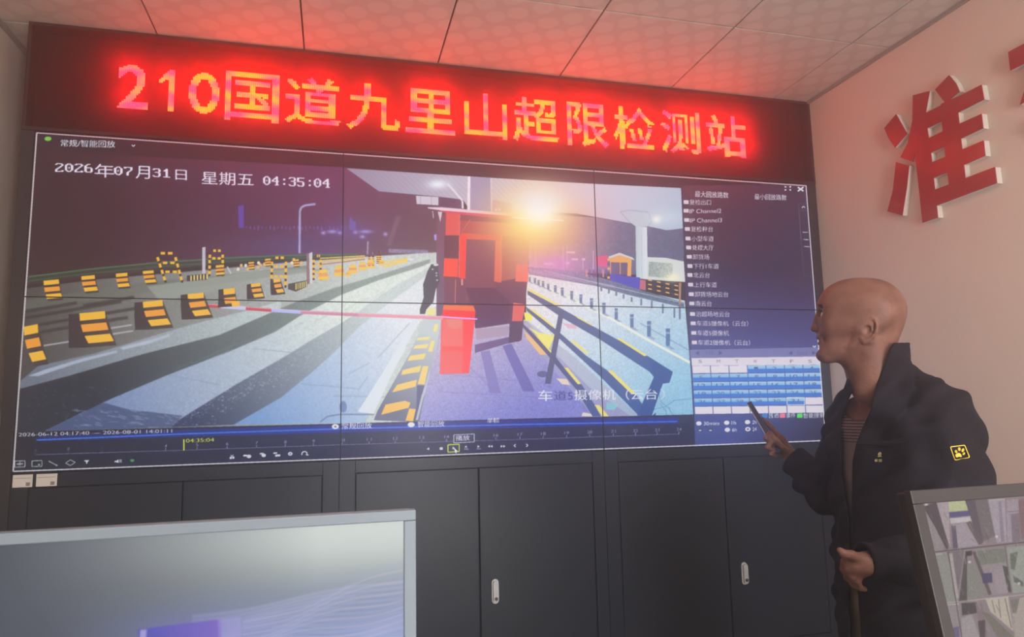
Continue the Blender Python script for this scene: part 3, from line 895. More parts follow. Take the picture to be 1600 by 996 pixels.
disc(360.5, 716, 2.0, 2.0, IC); disc(364.5, 715.6, 2.0, 2.0, IC); line((360, 711.5), (364, 714.5), .9, IC); line((365, 711), (361, 714.5), .9, IC)
lines([(380, 712.5), (386, 712.2)], 2.6, IC); disc(389, 713.6, 3.6, 2.8, IC)
lines([(406, 709.6), (412, 709.2)], 2.2, IC); disc(412, 712, 3.4, 2.8, IC); lines([(427, 708.6), (433, 708.2)], 2.2, IC); lines([(430, 712.4), (438, 712)], 3.2, IC)
disc(453.5, 709.6, 3.6, 2.9, IC); disc(453.5, 709.6, 1.2, 1, (60, 64, 84))
lines([(472, 711.5), (471.5, 708.5), (474, 706.2), (478, 706.2), (480, 708.5), (479, 710.5)], 1.8, IC); line((478, 710.5), (482, 711.6), 1.8, IC)
line((1270, 691.8), (1275, 691.6), 1.3, (200, 204, 214))
# white outline of the window
cor = [tuple(project(np.array([x, 0.0, z]))) for x, z in ((.0065, 2.3545), (3.6265, 2.3545), (3.6265, 1.0065), (.0065, 1.0065))]
line(cor[3], cor[2], 1.5, (232, 228, 232))
line(cor[0], cor[3], 2.1, (216, 208, 210))
line(cor[0], cor[1], 1.4, (236, 200, 206))
line(cor[1], cor[2], 1.5, (226, 218, 224))

# --- average to smooth pixels and put it on the six display panels
k = CV.copy()
for ax in (0, 1):
    k = (np.roll(k, 1, ax) + k + np.roll(k, -1, ax)) / 3.0
CV = np.clip(k, 0, 255)


def sample(uv):
    x = np.clip((uv[:, 0] - U0) * S - 0.5, 0, CW * S - 2)
    y = np.clip((uv[:, 1] - V0) * S - 0.5, 0, CH * S - 2)
    xi, yi = x.astype(int), y.astype(int)
    fx, fy = (x - xi)[:, None], (y - yi)[:, None]
    c = CV[yi, xi] * (1 - fx) * (1 - fy) + CV[yi, xi + 1] * fx * (1 - fy) + CV[yi + 1, xi] * (1 - fx) * fy + CV[yi + 1, xi + 1] * fx * fy
    c = c / 255.0
    return np.where(c <= 0.04045, c / 12.92, ((c + 0.055) / 1.055) ** 2.4).astype(np.float32)


def picture_panel(name, x0, x1, z0, z1, y, nx, nz, material, parent, fn):
    """flat lit panel facing -Y whose colours are stored per vertex"""
    gx, gz = np.meshgrid(np.linspace(x0, x1, nx + 1), np.linspace(z0, z1, nz + 1))
    v = np.stack([gx.ravel(), np.full(gx.size, y), gz.ravel()], 1)
    i = np.arange(nz)[:, None] * (nx + 1) + np.arange(nx)[None, :]
    f = np.stack([i, i + 1, i + nx + 2, i + nx + 1], -1).reshape(-1, 4)
    o = mesh_np(name, v, f, material, parent)
    at = o.data.color_attributes.new('picture', 'FLOAT_COLOR', 'POINT')
    at.data.foreach_set('color', np.concatenate([fn(v), np.ones((len(v), 1), np.float32)], 1).astype(np.float32).ravel())
    return o


screen_m = emit_attr_mat('lit_display', 'picture', 1.0)
bezel_m = mat('display_bezel', srgb(26, 26, 30), 0.5, 0.3)
DISP = []
SX = [0.0, 1.2165, 2.4135, 3.633]
names = ('upper left', 'upper middle', 'upper right', 'lower left', 'lower middle', 'lower right')
seen = ('the date and night sky in its picture', 'the white canopy and bright lamp flash in its picture', 'the list of camera channels in its picture', 'the yellow barriers and time range in its picture',
        'the red barrier machine in its picture', 'the blue calendar in its picture')
for r in range(2):
    for c in range(3):
        x0, x1 = SX[c], SX[c + 1]
        z1 = 2.362 - 0.681 * r
        z0 = z1 - 0.681
        e = empty('video_wall_display', ((x0 + x1) / 2, 0.0, z0))
        tag(e, '%s video wall display showing %s' % (names[r * 3 + c], seen[r * 3 + c]), 'display', 'displays of the video wall')
        bm = bmesh.new()
        cx, cz = (x0 + x1) / 2, z0
        g = 0.0022
        B(bm, x0 - cx + .0005, x1 - cx - .0005, 0.004, 0.09, .0005, 0.6805)
        for q in ((x0 - cx + .0005, x0 - cx + g, 0.0005, .6805), (x1 - cx - g, x1 - cx - .0005, .0005, .6805), (x0 - cx + g, x1 - cx - g, .0005, g), (x0 - cx + g, x1 - cx - g, .681 - g, .6805)):
            B(bm, q[0], q[1], -0.002, 0.004, q[2], q[3])
        obj('bezel', bm, bezel_m, e)
        p = picture_panel('screen', x0 - cx + g, x1 - cx - g, g, 0.681 - g, 0.0, 600, 330, screen_m, e,
                          lambda v, cx=cx, cz=cz: sample(project(v + np.array([cx, 0.0, cz]))))
# ------------------------------------------------------------------ steel frame round the displays
black_steel = mat('black_powder_coat', srgb(44, 43, 48), 0.5, 0.35, var=0.08, vscale=20)
fr = empty('video_wall_frame', (1.8165, 0.0, 0.0))
tag(fr, 'black steel frame standing on the floor around the video wall', 'frame')
for x0, x1 in ((-0.047 - 1.8165, -0.0005 - 1.8165), (3.6335 - 1.8165, 3.6835 - 1.8165)):
    bm = bmesh.new(); B(bm, x0, x1, -0.004, 0.30, 0.0, 2.363, 0.002); obj('post', bm, black_steel, fr)
bm = bmesh.new(); B(bm, -1.816, 1.8165, 0.10, 0.30, 0.999, 2.362); obj('back_panel', bm, black_steel, fr)

# ------------------------------------------------------------------ red LED message sign
LX0, LX1, LZ0, LZ1 = -0.047, 3.6835, 2.364, 2.829
LDY = 0.050
sign = empty('led_message_sign', ((LX0 + LX1) / 2, 0.0, LZ0))
tag(sign, 'long black sign above the displays with glowing red Chinese lettering', 'sign')
sox, soz = (LX0 + LX1) / 2, LZ0
bm = bmesh.new()
a, b, h = LX0 - sox, LX1 - sox, LZ1 - LZ0
B(bm, a, b, LDY + 0.008, 0.30, 0, h)
for q in ((a, b, 0, 0.014), (a, b, h - 0.014, h), (a, a + 0.014, 0.014, h - 0.014), (b - 0.014, b, 0.014, h - 0.014)):
    B(bm, q[0], q[1], -0.006, LDY + 0.008, q[2], q[3])
obj('housing', bm, mat('sign_housing', srgb(52, 34, 34), 0.6, 0.25), sign)
pane_m = bpy.data.materials.new('halo_diffuser')  # added pane that spreads the diodes' red glow into a halo
pane_m.use_nodes = True
nt = pane_m.node_tree
for n in list(nt.nodes):
    if n.type == 'BSDF_PRINCIPLED':
        nt.nodes.remove(n)
tr = nt.nodes.new('ShaderNodeBsdfTransparent')
tr.inputs['Color'].default_value = (0.95, 0.95, 0.95, 1)
tl = nt.nodes.new('ShaderNodeBsdfTranslucent')
tl.inputs['Color'].default_value = (0.92, 0.03, 0.11, 1)
mxs = nt.nodes.new('ShaderNodeMixShader')
mxs.inputs[0].default_value = 0.38
nt.links.new(tr.outputs[0], mxs.inputs[1]); nt.links.new(tl.outputs[0], mxs.inputs[2])
nt.links.new(mxs.outputs[0], nt.nodes['Material Output'].inputs['Surface'])
bm = bmesh.new()
vs = [bm.verts.new(p) for p in ((a + .014, -0.002, .014), (b - .014, -0.002, .014), (b - .014, -0.002, h - .014), (a + .014, -0.002, h - .014))]
bm.faces.new(vs)
obj('halo_pane', bm, pane_m, sign)
led_m = emit_attr_mat('lit_diodes', 'diode', 1.0, 0.1, 0.5, 0.02)
PIT = 0.2635 / 34
kx = (0 - CAM[1] + LDY) / (0 - CAM[1])


def tri_hit(t, P):
    hit = np.zeros(len(P), bool)
    for (x1, y1), (x2, y2), (x3, y3) in t:
        d = (y2 - y3) * (x1 - x3) + (x3 - x2) * (y1 - y3)
        if abs(d) < 1e-12:
            continue
        u = ((y2 - y3) * (P[:, 0] - x3) + (x3 - x2) * (P[:, 1] - y3)) / d
        v = ((y3 - y1) * (P[:, 0] - x3) + (x1 - x3) * (P[:, 1] - y3)) / d
        hit |= (u >= -1e-6) & (v >= -1e-6) & (u + v <= 1 + 1e-6)
    return hit


def led_char(ch, xl, xr, zb, zt):
    t = text_tris(ch, 0.012) if ch != '1' else ONE
    lo, hi = t.reshape(-1, 2).min(0), t.reshape(-1, 2).max(0)
    nx, nz = int(round((xr - xl) / PIT)), int(round((zt - zb) / PIT))
    gi, gj = np.meshgrid(np.arange(nx) + .5, np.arange(nz) + .5)
    P = np.stack([lo[0] + gi.ravel() / nx * (hi[0] - lo[0]), lo[1] + gj.ravel() / nz * (hi[1] - lo[1])], 1)
    m = tri_hit(t, P)
    X = xl + gi.ravel()[m] * PIT
    Z = zb + gj.ravel()[m] * PIT
    X = CAM[0] + (X - CAM[0]) * kx
    Z = CAM[2] + (Z - CAM[2]) * kx
    s, th = PIT * 0.44, 0.004
    k = np.array([(-1, 0, -1), (1, 0, -1), (1, 0, 1), (-1, 0, 1)], float) * s
    k2 = k * 0.9
    k2[:, 1] = -th
    base = np.concatenate([k, k2], 0)
    v = (np.stack([X - sox, np.full(len(X), LDY + 0.008), Z - soz], 1)[:, None, :] + base[None]).reshape(-1, 3)
    fb = np.array([(4, 5, 6, 7), (0, 1, 5, 4), (1, 2, 6, 5), (2, 3, 7, 6), (3, 0, 4, 7)])
    f = (np.arange(len(X))[:, None, None] * 8 + fb[None]).reshape(-1, 4)
    o = mesh_np('lit_character', v, f, led_m, sign)
    w = 0.5 + 0.5 * np.sin(X * 23 + 1.2 * np.sin(Z * 41)) * np.cos(Z * 47 + X * 9 + 0.5)
    edge = np.clip((X - 2.75) / 0.6, 0, 1) + np.clip((0.62 - X) / 0.3, 0, 1)
    w = np.clip(w * 1.5 - 0.2, 0, 1) * (1 - 0.45 * np.clip(edge, 0, 1))
    pink, gold = np.array([LEDR, 0.20, 0.50]), np.array([LEDR, 1.15, 0.10])
    c = pink + (gold - pink) * w[:, None]
    c = np.repeat(np.concatenate([c, np.ones((len(c), 1))], 1), 8, 0)
    at = o.data.color_attributes.new('diode', 'FLOAT_COLOR', 'POINT')
    at.data.foreach_set('color', c.astype(np.float32).ravel())


LEDR = 11.5
ONE = np.array([[(.56, 0), (.78, 0), (.78, 1)], [(.56, 0), (.78, 1), (.56, 1)], [(.56, 1), (.56, .78), (.30, .66)], [(.56, .78), (.30, .66), (.30, .80)], [(.56, 1), (.30, .66), (.30, .80)], [(.56, 1), (.66, 1), (.56, .78)], [(.2, .7), (.3, .66), (.3, .8)]], float)
for ch, xl, xr, zb, zt in (('2', .292, .412, 2.492, 2.683), ('1', .447, .512, 2.494, 2.683), ('0', .565, .690, 2.495, 2.684), ('国', .712, .934, 2.476, 2.700), ('道', .962, 1.200, 2.480, 2.706), ('九', 1.228, 1.472, 2.478, 2.706),
                        ('里', 1.494, 1.728, 2.484, 2.702), ('山', 1.771, 1.984, 2.482, 2.704), ('超', 2.010, 2.244, 2.484, 2.708), ('限', 2.286, 2.502, 2.482, 2.706), ('检', 2.532, 2.758, 2.484, 2.710),
                        ('测', 2.790, 3.018, 2.486, 2.712), ('站', 3.052, 3.282, 2.486, 2.712)):
    led_char(ch, xl, xr, zb, zt)

# ------------------------------------------------------------------ console cabinets under the displays
cab_m = mat('charcoal_cabinet', srgb(27, 34, 46), 0.36, 0.4, var=0.06, vscale=9, bump=0.05, bscale=400)
gap_m = mat('door_gap', srgb(18, 18, 22), 0.8, 0.1)
latch_m = mat('chrome_latch', srgb(205, 205, 205), 0.28, 0.5, metal=0.35)
lock_m = mat('lock_core', srgb(90, 90, 92), 0.35, 0.5, metal=0.8)
paper_m = mat('paper_sticker', srgb(246, 242, 234), 0.7, 0.2)
ink_m = mat('sticker_ink', srgb(150, 142, 138), 0.8, 0.1)
CABH = 0.998
cabs = []
for k, (x0, x1, dl, ds, dr, dt, lab) in enumerate(((0.0005, 1.2115, 0.060, 0.604, 1.145, 0.943, 'charcoal steel cabinet with two white stickers, beneath the lower left display'),
                                                   (1.2125, 2.4115, 1.279, 1.814, 2.354, 0.946, 'charcoal steel cabinet with a chrome latch beneath the lower middle display'),
                                                   (2.4125, 3.6325, 2.480, 3.034, 3.575, 0.945, 'charcoal steel cabinet with a chrome latch, beside the standing man'))):
    e = empty('console_cabinet', ((x0 + x1) / 2, 0.0, 0.0))
    tag(e, lab, 'cabinet', 'cabinets under the video wall')
    ox = (x0 + x1) / 2
    bm = bmesh.new()
    zb = 0.075
    B(bm, x0 - ox, x1 - ox, 0.024, 0.34, 0, CABH)
    for q in ((x0, dl, 0, CABH), (dr, x1, 0, CABH), (dl, dr, dt, CABH), (dl, dr, 0, zb)):
        B(bm, q[0] - ox, q[1] - ox, 0.0, 0.024, q[2], q[3], 0.0012, 1)
    obj('body', bm, cab_m, e)
    for j, (a, b) in enumerate(((dl, ds), (ds, dr))):
        bm = bmesh.new()
        B(bm, a + .003 - ox, b - .003 - ox, 0.0015, 0.0235, zb + .003, dt - .0035, 0.002, 2)
        d = obj('door', bm, cab_m, e)
        if j == 1 and k > 0:
            px_, py_ = (1.880, 0.4115) if k == 1 else (3.1105, 0.392)
            bm = bmesh.new()
            for w_, h_, y0_, y1_, sx in ((.0155, .052, -0.004, 0.003, 0), (.0115, .046, -0.017, -0.0035, .0008)):
                arc = [(w_ * math.cos(t), (h_ - w_) + w_ * math.sin(t)) for t in np.linspace(0, math.pi, 13)]
                o_ = arc + [(-x, -z) for x, z in arc]
                t_ = bmesh.new()
                poly_prism(t_, [(px_ + sx + x - ox, py_ + z) for x, z in o_], y0_, y1_, lambda a_, b_, d_: (a_, d_, b_))
                bmesh.ops.recalc_face_normals(t_, faces=t_.faces)
                merge(bm, t_)
            bm2 = bmesh.new()
            tube(bm2, [(px_ + .001 - ox, -0.0215, py_ - .028), (px_ + .001 - ox, -0.012, py_ - .028)], 0.0075, 16)
            la = obj('latch', bm, latch_m, d)
            bm3 = bm2
            # the dark lock core sits in the latch
            la.data.materials.append(lock_m)
            t = bmesh.new(); t.from_mesh(la.data)
            n0 = len(t.faces)
            merge(t, bm3)
            t.faces.ensure_lookup_table()
            for f in t.faces[n0:]:
                f.material_index = 1
            t.to_mesh(la.data); t.free()
    if k == 0:
        for xa, xb in ((0.007, 0.0735), (0.0855, 0.1565)):
            bm = bmesh.new()
            B(bm, xa - ox, xb - ox, -0.0008, 0.0, 0.9455, 0.9925)
            s = obj('sticker', bm, paper_m, e)
            t = bmesh.new(); t.from_mesh(s.data); n0 = len(t.faces)
            B(t, xa + .006 - ox, xb - .006 - ox, -0.0011, -0.0007, 0.9790, 0.9805)
            B(t, xb - .022 - ox, xb - .008 - ox, -0.0011, -0.0007, 0.9500, 0.9630)
            t.faces.ensure_lookup_table()
            for f in t.faces[n0:]:
                f.material_index = 1
            s.data.materials.append(ink_m)
            t.to_mesh(s.data); t.free()

# ------------------------------------------------------------------ raised red characters on the right wall
red_m = mat('red_acrylic', srgb(168, 26, 40), 0.10, 0.22)
foam_m = mat('white_foam_board', srgb(226, 216, 206), 0.7, 0.2)
CT = 0.03
KW = (1350, 50, 3.112)
strokes = [[(155, 400), (208, 495), (150, 562), (118, 515), (98, 467)],
           [(155, 633), (218, 650), (206, 760), (185, 893), (113, 873), (140, 770)],
           [(237, 308), (318, 287), (298, 395), (262, 500), (238, 632), (176, 610), (212, 540), (235, 430)],
           [(250, 520), (297, 395), (308, 480), (325, 600), (343, 768), (358, 903), (284, 928), (262, 720), (246, 590)],
           [(413, 210), (446, 250), (464, 290), (395, 345), (345, 280)],
           [(374, 350), (448, 318), (470, 520), (492, 716), (413, 745), (395, 600), (380, 450)],
           [(297, 395), (570, 257), (583, 328), (308, 468)],
           [(312, 517), (570, 398), (578, 468), (322, 589)],
           [(327, 636), (580, 528), (588, 602), (337, 711)],
           [(343, 768), (635, 657), (645, 735), (352, 845)]]


def wall_char(name, polys, label, group):
    """polys are outlines in (y, z) on the face plane"""
    ys = [p[0] for q in polys for p in q]; zs = [p[1] for q in polys for p in q]
    oy, oz = (min(ys) + max(ys)) / 2, min(zs)
    e = empty(name, (XR, oy, oz))
    tag(e, label, 'wall lettering', group)
    for part, m, d0, d1 in (('face', red_m, -CT, -CT + 0.004), ('edge_board', foam_m, -CT + 0.004, -0.0005)):
        bm = bmesh.new()
        for i, q in enumerate(polys):
            t = bmesh.new()
            poly_prism(t, [(y - oy, z - oz) for y, z in q], d0 - i * 0.00012, d1, lambda a, b, d: (d, a, b))
            bmesh.ops.recalc_face_normals(t, faces=t.faces)
            merge(bm, t)
        obj(part, bm, m, e)


q3 = [[tuple(on_x(KW[0] + x / KW[2], KW[1] + y / KW[2], XR - CT)[1:]) for x, y in s] for s in strokes]
wall_char('raised_wall_character', q3, 'raised red character with white edges, wholly visible on the right wall', 'red characters on the right wall')
t = text_tris('确', 0.032)
lo, hi = t.reshape(-1, 2).min(0), t.reshape(-1, 2).max(0)
q4 = []
for tri in t:
    q4.append([(-1.150 - (x - lo[0]) / (hi[0] - lo[0]) * 0.58, 1.985 + (y - lo[1]) / (hi[1] - lo[1]) * 0.56) for x, y in tri])
# one clean outline per glyph: dissolve the triangles, then extrude
ys0, zs0 = -1.44, 1.985
e = empty('raised_wall_character', (XR, ys0, zs0))
tag(e, 'raised red character cut off by the right edge of the photo', 'wall lettering', 'red characters on the right wall')
for part, m, d0, d1 in (('face', red_m, -CT, -CT + 0.004), ('edge_board', foam_m, -CT + 0.004, -0.0005)):
    bm = bmesh.new()
    for tri in q4:
        bm.faces.new([bm.verts.new((d0, y - ys0, z - zs0)) for y, z in tri])
    bmesh.ops.remove_doubles(bm, verts=bm.verts, dist=1e-5)
    ex = bmesh.ops.extrude_face_region(bm, geom=list(bm.faces))
    for v in [g for g in ex['geom'] if isinstance(g, bmesh.types.BMVert)]:
        v.co.x += d1 - d0
    bmesh.ops.recalc_face_normals(bm, faces=bm.faces)
    obj(part, bm, m, e)

# ------------------------------------------------------------------ operator desk with two monitors, in front of the camera
DTOP = 0.70
desk = empty('operator_desk', (1.6, -2.4, 0.0))
tag(desk, 'plain grey operator desk holding the two foreground monitors', 'desk')
desk_m = mat('desk_laminate', srgb(120, 116, 112), 0.5, 0.35)
bm = bmesh.new(); B(bm, -1.5, 1.9, -0.35, 0.33, DTOP - 0.03, DTOP, 0.004); obj('desk_top', bm, desk_m, desk)
for x in (-1.45, 1.82):
    bm = bmesh.new(); B(bm, x, x + 0.03, -0.32, 0.30, 0, DTOP - 0.03, 0.002); obj('side_panel', bm, desk_m, desk)


def canvas(u0, v0, cw, ch, s, col):
    global CV, U0, V0, CW, CH, S
    U0, V0, CW, CH, S = u0, v0, cw, ch, s
    CV = np.zeros((int(ch * s), int(cw * s), 3), np.float32)
    CV[:] = col


def blur(n):
    global CV
    k = CV
    for _ in range(n):
        for ax in (0, 1):
            k = (np.roll(k, 1, ax) + k + np.roll(k, -1, ax)) / 3.0
    CV = np.clip(k, 0, 255)


def monitor(label, group, corner, e1, e2, e3, w, h, bez_t, bez_s, bez_b, thick, bez_m, back_m, fn, nx, nz, r=0.006):
    """corner = outer top corner on the front plane; e1 across, e2 down, e3 away from the camera"""
    c = Vector(corner); e1, e2, e3 = Vector(e1), Vector(e2), Vector(e3)
    mid = c + e1 * (w / 2) + e2 * h
    base = Vector((mid.x, mid.y, 0)) + Vector((0, 0.08, 0))
    e = empty('monitor', (base.x, base.y, DTOP))
    tag(e, label, 'monitor', group)
    R3 = Matrix((e1, e3, -e2)).transposed().to_4x4()
    off = Vector((base.x, base.y, DTOP))
    MW = Matrix.Translation(c - off) @ R3          # local: x across, y away, z up from the top corner
    bm = bmesh.new()
    for q in ((0, w, -bez_t, 0), (0, w, -h, -h + bez_b), (0, bez_s, -h + bez_b, -bez_t), (w - bez_s, w, -h + bez_b, -bez_t)):
        B(bm, q[0], q[1], 0, 0.012, q[2], q[3], 0.0014, 2, MW)
    obj('bezel', bm, bez_m, e)
    bm = bmesh.new()
    B(bm, 0.002, w - 0.002, 0.0125, thick * .55, -h + .002, -0.002, 0.003, 2, MW)
    B(bm, w * .2, w * .8, thick * .5, thick, -h * .85, -h * .2, 0.01, 2, MW)
    obj('back_shell', bm, back_m, e)
    gx, gz = np.meshgrid(np.linspace(bez_s, w - bez_s, nx + 1), np.linspace(-h + bez_b, -bez_t, nz + 1))
    lv = np.stack([gx.ravel(), np.full(gx.size, 0.003), gz.ravel()], 1)
    mw = np.array(MW)
    v = lv @ mw[:3, :3].T + mw[:3, 3]
    i = np.arange(nz)[:, None] * (nx + 1) + np.arange(nx)[None, :]
    f = np.stack([i, i + 1, i + nx + 2, i + nx + 1], -1).reshape(-1, 4)
    o = mesh_np('screen', v, f, monscreen_m, e)
    at = o.data.color_attributes.new('picture', 'FLOAT_COLOR', 'POINT')
    cc = fn(v + np.array(off))
    at.data.foreach_set('color', np.concatenate([cc, np.ones((len(cc), 1), np.float32)], 1).astype(np.float32).ravel())
    # stand
    bm = bmesh.new()
    top = MW @ Vector((w / 2, thick * .8, -h * .6))
    tube(bm, [(0, top.y + .015, 0.008), (0, top.y + .015, top.z)], 0.02, 16)
    obj('stand_neck', bm, back_m, e)
    bm = bmesh.new(); B(bm, -.12, .12, -0.03, .15, 0.0, 0.012, 0.005); obj('stand_base', bm, back_m, e)
    return e


monscreen_m = emit_attr_mat('lit_monitor', 'picture', 1.0, 0.12, 0.35, 0.05)
# pale wallpaper with violet waves
canvas(-320, 780, 1000, 520, 2, (84, 88, 98))
gy, gx = np.mgrid[0:CV.shape[0], 0:CV.shape[1]]
gu, gv = gx / S + U0, gy / S + V0
t1 = np.clip((gu + 20) / 520, 0, 1) ** 1.15 * np.exp(-((gv - 850 + 0.05 * gu) / 118.0) ** 2)  # the panel's dimming towards the left is painted in, not wallpaper
CV += (np.array([206, 214, 210], np.float32) - CV) * t1[..., None].astype(np.float32)
t2 = np.clip((gv - 905 + (gu - 300) * 0.10) / 120, 0, 1) * np.clip((gu - 60) / 300, 0, 1)
CV += (np.array([150, 168, 214], np.float32) - CV) * (t2 * 0.8)[..., None].astype(np.float32)
for i in range(46):
    k = i / 45.0
    xs = np.linspace(300, 640, 50)
    ys = 905 + k * 110 + (640 - xs) * 0.17 * (1 - k * .4) + 9 * np.sin(xs / 48 + k * 5) * (0.4 + k)
    c = (214, 196, 226) if i % 3 == 0 else ((188, 200, 232) if i % 3 == 1 else (150, 156, 214))
    lines(list(zip(xs, ys)), 2.6, c, 0.22)
for i in range(26):
    k = i / 25.0
    xs = np.linspace(380, 640, 40)
    ys = 975 - (xs - 380) * 0.36 * (1 - k) + k * 80 + 6 * np.sin(xs / 34 + k * 8)
    lines(list(zip(xs, ys)), 2.2, (220, 206, 232) if i % 2 else (160, 172, 226), 0.3)
poly([(216, 984), (345, 968), (350, 1060), (214, 1070)], (76, 78, 176), (128, 96, 190), ((220, 1000), (345, 980)), a=0.85)
poly([(340, 968), (376, 964), (378, 1060), (345, 1060)], (170, 168, 214), a=0.5)
poly([(219, 985), (229, 984), (228, 1012), (218, 1012)], (190, 184, 226), a=0.8)
glow(300, 985, 95, 26, (120, 110, 200), 0.35)
blur(5)
CV *= 0.96
Pc = at_depth(650, 797, 0.75)
PcY = Pc[1]
mw_, mh_ = 0.56, 0.335
bz_t = Pc[2] - on_y(630, 815, PcY)[2]
bz_s = Pc[0] - on_y(631, 880, PcY)[0]
bezl = mat('silver_grey_bezel', srgb(108, 118, 126), 0.45, 0.35)
shell = mat('grey_monitor_shell', srgb(96, 98, 102), 0.5, 0.4)
monitor('silver-edged monitor showing pale wallpaper with violet waves, foreground left', 'monitors on the operator desk', (Pc[0] - mw_, Pc[1], Pc[2]), (1, 0, 0), (0, 0, -1), (0, 1, 0), mw_, mh_, bz_t, bz_s, 0.026, 0.06,
        bezl, shell, lambda P: sample(project(P)), 420, 240)

# grid of camera views
canvas(1400, 740, 640, 480, 3, (150, 136, 142))
KR = (1380, 740, 3.89)
GR = [((245, 172), (500, 155), (590, 440), (300, 478), (150, 134, 142)), ((250, 200), (320, 175), (400, 440), (385, 465), (96, 84, 92)), ((240, 240), (300, 290), (380, 465), (300, 478), (156, 146, 150)),
      ((325, 170), (395, 165), (410, 450), (395, 440), (182, 166, 172)), ((395, 165), (495, 158), (520, 225), (400, 235), (196, 202, 160)), ((400, 238), (520, 228), (528, 258), (405, 270), (98, 92, 138)),
      ((405, 275), (530, 262), (545, 292), (410, 308), (206, 196, 200)), ((420, 315), (500, 300), (580, 440), (450, 456), (172, 160, 170)), ((415, 320), (440, 318), (455, 455), (425, 458), (106, 96, 116)),
      ((495, 160), (560, 155), (610, 420), (585, 435), (104, 94, 104)), ((505, 300), (530, 290), (610, 410), (580, 432), (110, 98, 104)), ((555, 155), (630, 152), (680, 380), (610, 415), (124, 114, 118)),
      ((640, 165), (740, 158), (750, 420), (690, 425), (176, 164, 174)), ((700, 170), (715, 170), (740, 415), (715, 420), (150, 138, 156)), ((750, 160), (830, 155), (830, 415), (755, 420), (170, 156, 166)),
      ((775, 250), (830, 240), (830, 415), (785, 418), (136, 122, 132)), ((820, 160), (900, 155), (900, 400), (840, 400), (140, 110, 116)), ((300, 490), (395, 478), (455, 785), (360, 790), (152, 150, 146)),
      ((385, 478), (490, 466), (460, 700), (440, 700), (128, 118, 124)), ((395, 490), (420, 485), (460, 760), (440, 765), (180, 168, 170)), ((505, 560), (550, 560), (640, 740), (510, 780), (142, 140, 136)),
      ((495, 500), (510, 490), (510, 780), (460, 780), (92, 86, 88)), ((500, 475), (540, 470), (540, 500), (500, 505), (70, 66, 72)), ((540, 480), (560, 475), (660, 735), (640, 742), (104, 94, 100)),
      ((560, 465), (740, 450), (770, 725), (665, 740), (158, 146, 152)), ((570, 470), (740, 455), (745, 540), (590, 560), (130, 132, 124)), ((600, 610), (660, 605), (665, 665), (605, 670), (84, 80, 110)),
      ((670, 600), (735, 560), (770, 725), (690, 735), (166, 152, 160)), ((725, 560), (755, 570), (780, 720), (760, 725), (84, 88, 84)), ((750, 450), (900, 435), (900, 720), (790, 730), (160, 164, 156)),
      ((770, 490), (820, 475), (800, 590), (775, 580), (110, 120, 108)), ((790, 620), (850, 660), (850, 690), (795, 660), (106, 110, 104)), ((365, 810), (465, 795), (470, 1000), (395, 1000), (156, 146, 150)),
      ((420, 940), (460, 930), (465, 1000), (420, 1000), (116, 106, 142)), ((475, 790), (570, 785), (570, 850), (480, 865), (84, 80, 84)), ((475, 880), (540, 860), (590, 1010), (480, 1010), (168, 160, 164)),
      ((560, 790), (600, 785), (640, 1010), (600, 1010), (140, 124, 130)), ((575, 900), (620, 890), (620, 1010), (590, 1010), (92, 82, 86)), ((600, 840), (640, 850), (800, 1000), (700, 1010), (126, 122, 114)),
      ((620, 760), (760, 750), (790, 960), (650, 840), (196, 186, 172)), ((770, 770), (900, 745), (900, 1010), (800, 1000), (178, 166, 160)), ((770, 770), (830, 760), (810, 850), (785, 850), (130, 126, 120))]
for g in GR:
    poly(sc(g[:4], *KR), g[4], noise=0.05, blur=3)
for p, q, c, w in (((300, 480), (745, 432), (70, 62, 66), 1.2), ((745, 432), (1000, 404), (70, 62, 66), 1.2), ((358, 792), (1000, 722), (196, 186, 186), 1.2), ((303, 496), (360, 490), (206, 198, 198), 1.2), ((365, 802), (460, 794), (206, 196, 196), 1.4),
                   ((395, 480), (480, 1010), (70, 62, 66), 1.0), ((740, 440), (775, 730), (84, 76, 80), .9), ((640, 165), (740, 156), (214, 206, 208), 1.0), ((320, 180), (400, 445), (90, 80, 84), 1.0), ((245, 200), (395, 460), (84, 74, 78), 1.2),
                   ((660, 770), (680, 850), (120, 110, 100), 1), ((700, 765), (715, 880), (120, 110, 100), 1), ((740, 760), (780, 940), (90, 84, 80), 1), ((755, 235), (830, 228), (120, 108, 120), 1), ((310, 530), (330, 575), (236, 226, 226), 3)):
    line(*sc([p, q], *KR), w, c)
for i in range(80):
    x, y = rng.uniform(260, 880), rng.uniform(180, 990)
    p, q = sc([(x, y), (x + rng.uniform(4, 26), y + rng.uniform(10, 60))], *KR)
    line(p, q, rng.uniform(.6, 1.6), [(196, 184, 188), (100, 90, 96), (176, 160, 160)][i % 3], 0.5)
for x, y in ((262, 190), (525, 540), (825, 670), (690, 385)):
    disc(1380 + x / 3.89, 740 + y / 3.89, 2.4, 2.0, (232, 222, 224), 0.8)
blur(2)
CV *= 0.84
P0 = at_depth(1422, 767, 1.0)


def mon_axes(yaw, tilt, roll):
    e1 = np.array([math.cos(yaw), math.sin(yaw), 0.0]); e3h = np.array([-math.sin(yaw), math.cos(yaw), 0.0])
    e2 = -math.sin(tilt) * e3h - math.cos(tilt) * np.array([0, 0, 1.0])
    e1, e2 = e1 * math.cos(roll) + e2 * math.sin(roll), e2 * math.cos(roll) - e1 * math.sin(roll)
    return e1, e2, np.cross(e1, -e2) * 1.0


